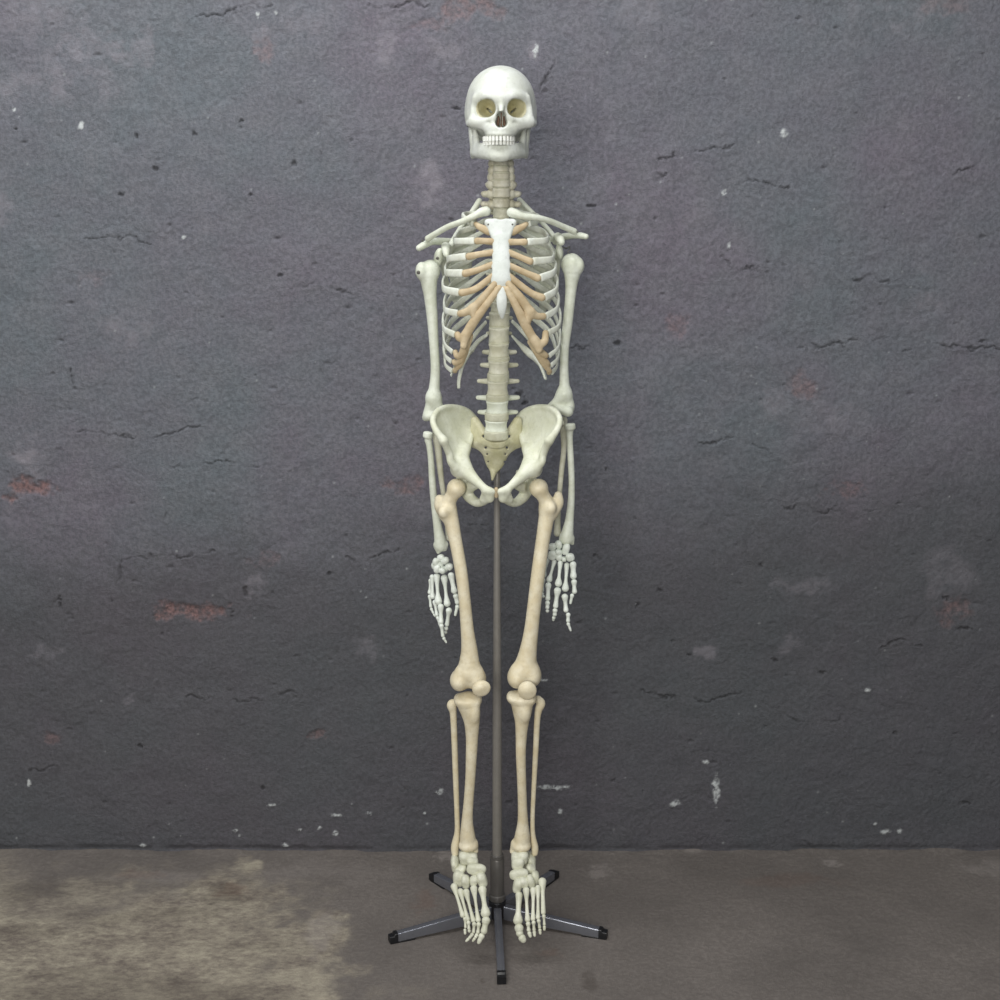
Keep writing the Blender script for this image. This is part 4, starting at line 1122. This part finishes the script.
t = NT('old_grey_plaster'); v = t.coord()
nA = t.noise(2.2, 6, .6, v); nB = t.noise(14, 6, .65, v); nC = t.noise(120, 5, .7, v); nD = t.noise(420, 3, .7, v)
base = t.mix(t.ramp(nA, [(.35, (0, 0, 0)), (.65, (1, 1, 1))]), lin((109, 115, 121)), lin((117, 112, 122)))
base = t.mix(t.math('MULTIPLY', t.ramp(nB, [(.42, (0, 0, 0)), (.7, (1, 1, 1))]), .45), base, lin((126, 126, 131)))
base = t.mix(t.math('MULTIPLY', t.ramp(nC, [(.42, (1, 1, 1)), (.58, (0, 0, 0))]), .4), base, lin((74, 75, 79)))
base = t.mix(t.math('MULTIPLY', t.attr('falloff_coat'), .60), base, t.mix(nC, lin((62, 62, 62)), lin((76, 74, 76))))
sp = t.mix(nB, lin((158, 154, 160)), lin((136, 130, 138)))
base = t.mix(t.math('MULTIPLY', t.attr('pale'), .95), base, sp)
br = t.mix(t.ramp(nC, [(.4, (0, 0, 0)), (.6, (1, 1, 1))]), lin((104, 84, 84)), lin((150, 116, 112)))
base = t.mix(t.math('MULTIPLY', t.attr('brick'), .8), base, br)
base = t.mix(t.attr('dark'), base, lin((46, 45, 47)))
base = t.mix(t.attr('chip'), base, lin((196, 200, 200)))
t.link(base, t.b.inputs['Base Color']); t.b.inputs['Roughness'].default_value = .78; t.b.inputs['Specular IOR Level'].default_value = .3
b1 = t.bump(nD, .9, .0022); b2 = t.bump(nC, .7, .004, b1)
t.link(b2, t.b.inputs['Normal'])
wall = fast_mesh('wall_back', V, F[:, ::-1] if False else F, t.m, {'brick': brick, 'pale': pale, 'chip': chip, 'falloff_coat': falloff_coat, 'dark': dark})
tag(wall, 'rough dark grey plastered wall with cracks and small bare brick patches', 'wall', kind='structure')

# ------------------------------------------------------------------ floor
xs = np.concatenate([np.linspace(-3.2, -1.2, 24)[:-1], np.linspace(-1.2, 1.2, 480), np.linspace(1.2, 3.2, 24)[1:]])
ys = np.concatenate([np.linspace(-4.2, -.5, 30)[:-1], np.linspace(-.5, WALLY + .06, 260)])
X, Y, F = grid(xs, ys)


def gp(u, v):
    d = FWD + np.array([1, 0, 0]) * (u - 500) / FPX - UPV * (v - 500) / FPX
    return CAM + d * (-CAM_H / d[2])


def fblob(u, v, du, dv, seed, edge=.35, rag=.8):
    p = gp(u, v); p2 = gp(u + du, v); p3 = gp(u, v + dv); p4 = gp(u, v - dv)
    rx = abs(p2[0] - p[0]); ry = abs(p3[1] - p4[1]) / 2
    d = np.sqrt(((X - p[0]) / rx) ** 2 + ((Y - p[1]) / ry) ** 2) + rag * fbm(X + seed, Y, 2.2 / max(rx, ry), 700 + seed, 5, .6)
    return 1 - sstep(d, 1 - edge, 1 + edge)


pal = np.zeros_like(X); drk = np.zeros_like(X); wht = np.zeros_like(X); rst = np.zeros_like(X)
for i, (u, v, du, dv, a) in enumerate([(40, 950, 300, 70, .9), (225, 905, 80, 36, .85), (290, 965, 50, 55, .85), (170, 985, 150, 40, .8), (20, 905, 130, 26, .6)]):
    pal = np.maximum(pal, a * fblob(u, v, du, dv, i, .45, 1.1))
for i, (u, v, du, dv, a) in enumerate([(225, 892, 26, 12, .7), (120, 990, 120, 14, .6), (60, 975, 90, 8, .5), (40, 890, 40, 8, .5), (150, 915, 60, 6, .5), (30, 930, 40, 5, .4), (590, 982, 8, 8, .8), (250, 945, 40, 5, .4), (482, 981, 2, 2, 1)]):
    drk = np.maximum(drk, a * fblob(u, v, du, dv, 20 + i, .5, 1.1))
for i, (u, v, du, dv, a) in enumerate([(598, 872, 12, 7, .6), (832, 862, 7, 4, .8), (985, 868, 22, 7, .45), (443, 856, 9, 4, .7), (615, 846, 16, 5, .5), (690, 849, 14, 2.5, .4), (725, 847, 20, 3, .4), (320, 935, 14, 16, .5), (160, 877, 40, 5, .3), (330, 870, 60, 9, .2)]):
    wht = np.maximum(wht, a * fblob(u, v, du, dv, 50 + i, .5, 1.1))
for i, (u, v, du, dv, a) in enumerate([(232, 890, 14, 7, .6), (425, 902, 10, 10, .45), (550, 953, 10, 4, .4), (790, 880, 40, 6, .3), (140, 873, 20, 4, .3)]):
    rst = np.maximum(rst, a * fblob(u, v, du, dv, 80 + i, .5, 1.0))
Hf = .004 * fbm(X, Y, 3, 801, 4) + .0012 * fbm(X, Y, 40, 811, 4, .6)
edge = np.clip((Y - (WALLY - .03)) / .03, 0, 1)
Hf = Hf * (1 - edge) + edge * .006 * (fbm(X, Y, 14, 820, 3) + .1) - .0012
near = np.hypot(X + .006, Y + .012)
Hf = Hf * sstep(near, .27, .42)
V = np.stack([X, Y, Hf], -1).reshape(-1, 3)
t = NT('worn_concrete'); v = t.coord()
mp = t.node('ShaderNodeMapping'); t.link(v, mp.inputs[0]); mp.inputs['Scale'].default_value = (.8, 1.3, 1)
nA = t.noise(3, 6, .6, v); nB = t.noise(9, 7, .68, mp.outputs[0]); nC = t.noise(90, 5, .7, v); nD = t.noise(420, 3, .7, v)
base = t.mix(t.ramp(nA, [(.35, (0, 0, 0)), (.65, (1, 1, 1))]), lin((112, 106, 101)), lin((129, 122, 116)))
base = t.mix(t.math('MULTIPLY', t.ramp(nC, [(.45, (1, 1, 1)), (.6, (0, 0, 0))]), .35), base, lin((92, 85, 80)))
nE = t.noise(60, 8, .75, mp.outputs[0])
pl = t.mix(t.ramp(t.math('ADD', t.math('MULTIPLY', nB, .5), t.math('MULTIPLY', nE, .5)), [(.40, (0, 0, 0)), (.60, (1, 1, 1))]), lin((118, 108, 99)), lin((182, 173, 153)))
base = t.mix(t.attr('pal'), base, pl)
base = t.mix(t.math('MULTIPLY', t.attr('wht'), .6), base, lin((168, 160, 154)))
base = t.mix(t.math('MULTIPLY', t.attr('rst'), .55), base, lin((122, 92, 76)))
base = t.mix(t.math('MULTIPLY', t.attr('drk'), .55), base, lin((74, 66, 60)))
t.link(base, t.b.inputs['Base Color']); t.b.inputs['Roughness'].default_value = .75; t.b.inputs['Specular IOR Level'].default_value = .3
t.link(t.bump(nC, .9, .003, t.bump(nD, .8, .002)), t.b.inputs['Normal'])
floor = fast_mesh('floor', V, F, t.m, {'pal': pal, 'drk': drk, 'wht': wht, 'rst': rst})
tag(floor, 'bare worn concrete floor with pale beige worn patches at the left', 'floor', kind='structure')

# ------------------------------------------------------------------ light
def area(name, loc, target, size, power, color, sy=None):
    l = bpy.data.lights.new(name, 'AREA'); l.energy = power; l.color = color
    l.shape = 'RECTANGLE'; l.size = size; l.size_y = sy or size
    o = bpy.data.objects.new(name, l); COL.objects.link(o)
    o.location = loc
    o.rotation_euler = (Vector(target) - Vector(loc)).to_track_quat('-Z', 'Y').to_euler()
    return o


area('ceiling_lamp', (-.6, -.75, 3.3), (-.4, .4, 1.2), 2.6, 46, (.97, .98, 1.0), .5)
area('room_lamp', (-.7, -3.8, 2.0), (0, 0, .7), 1.8, 93, (1.0, .985, .94), 1.2)
w = bpy.data.worlds.new('room_light'); scene.world = w; w.use_nodes = True
bg = w.node_tree.nodes['Background']; bg.inputs[0].default_value = (.92, .95, 1.0, 1); bg.inputs[1].default_value = .28

# ------------------------------------------------------------------ camera
cam = bpy.data.cameras.new('camera'); co = bpy.data.objects.new('camera', cam); COL.objects.link(co)
cam.sensor_width = 36; cam.lens = FPX / 1000 * 36; cam.clip_end = 50
co.location = CAM; co.rotation_euler = (math.pi / 2 - PITCH, 0, 0)
scene.camera = co
vs_ = scene.view_settings
vs_.view_transform = 'Standard'; vs_.look = 'None'; vs_.gamma = 1; vs_.use_curve_mapping = False; vs_.exposure = 0
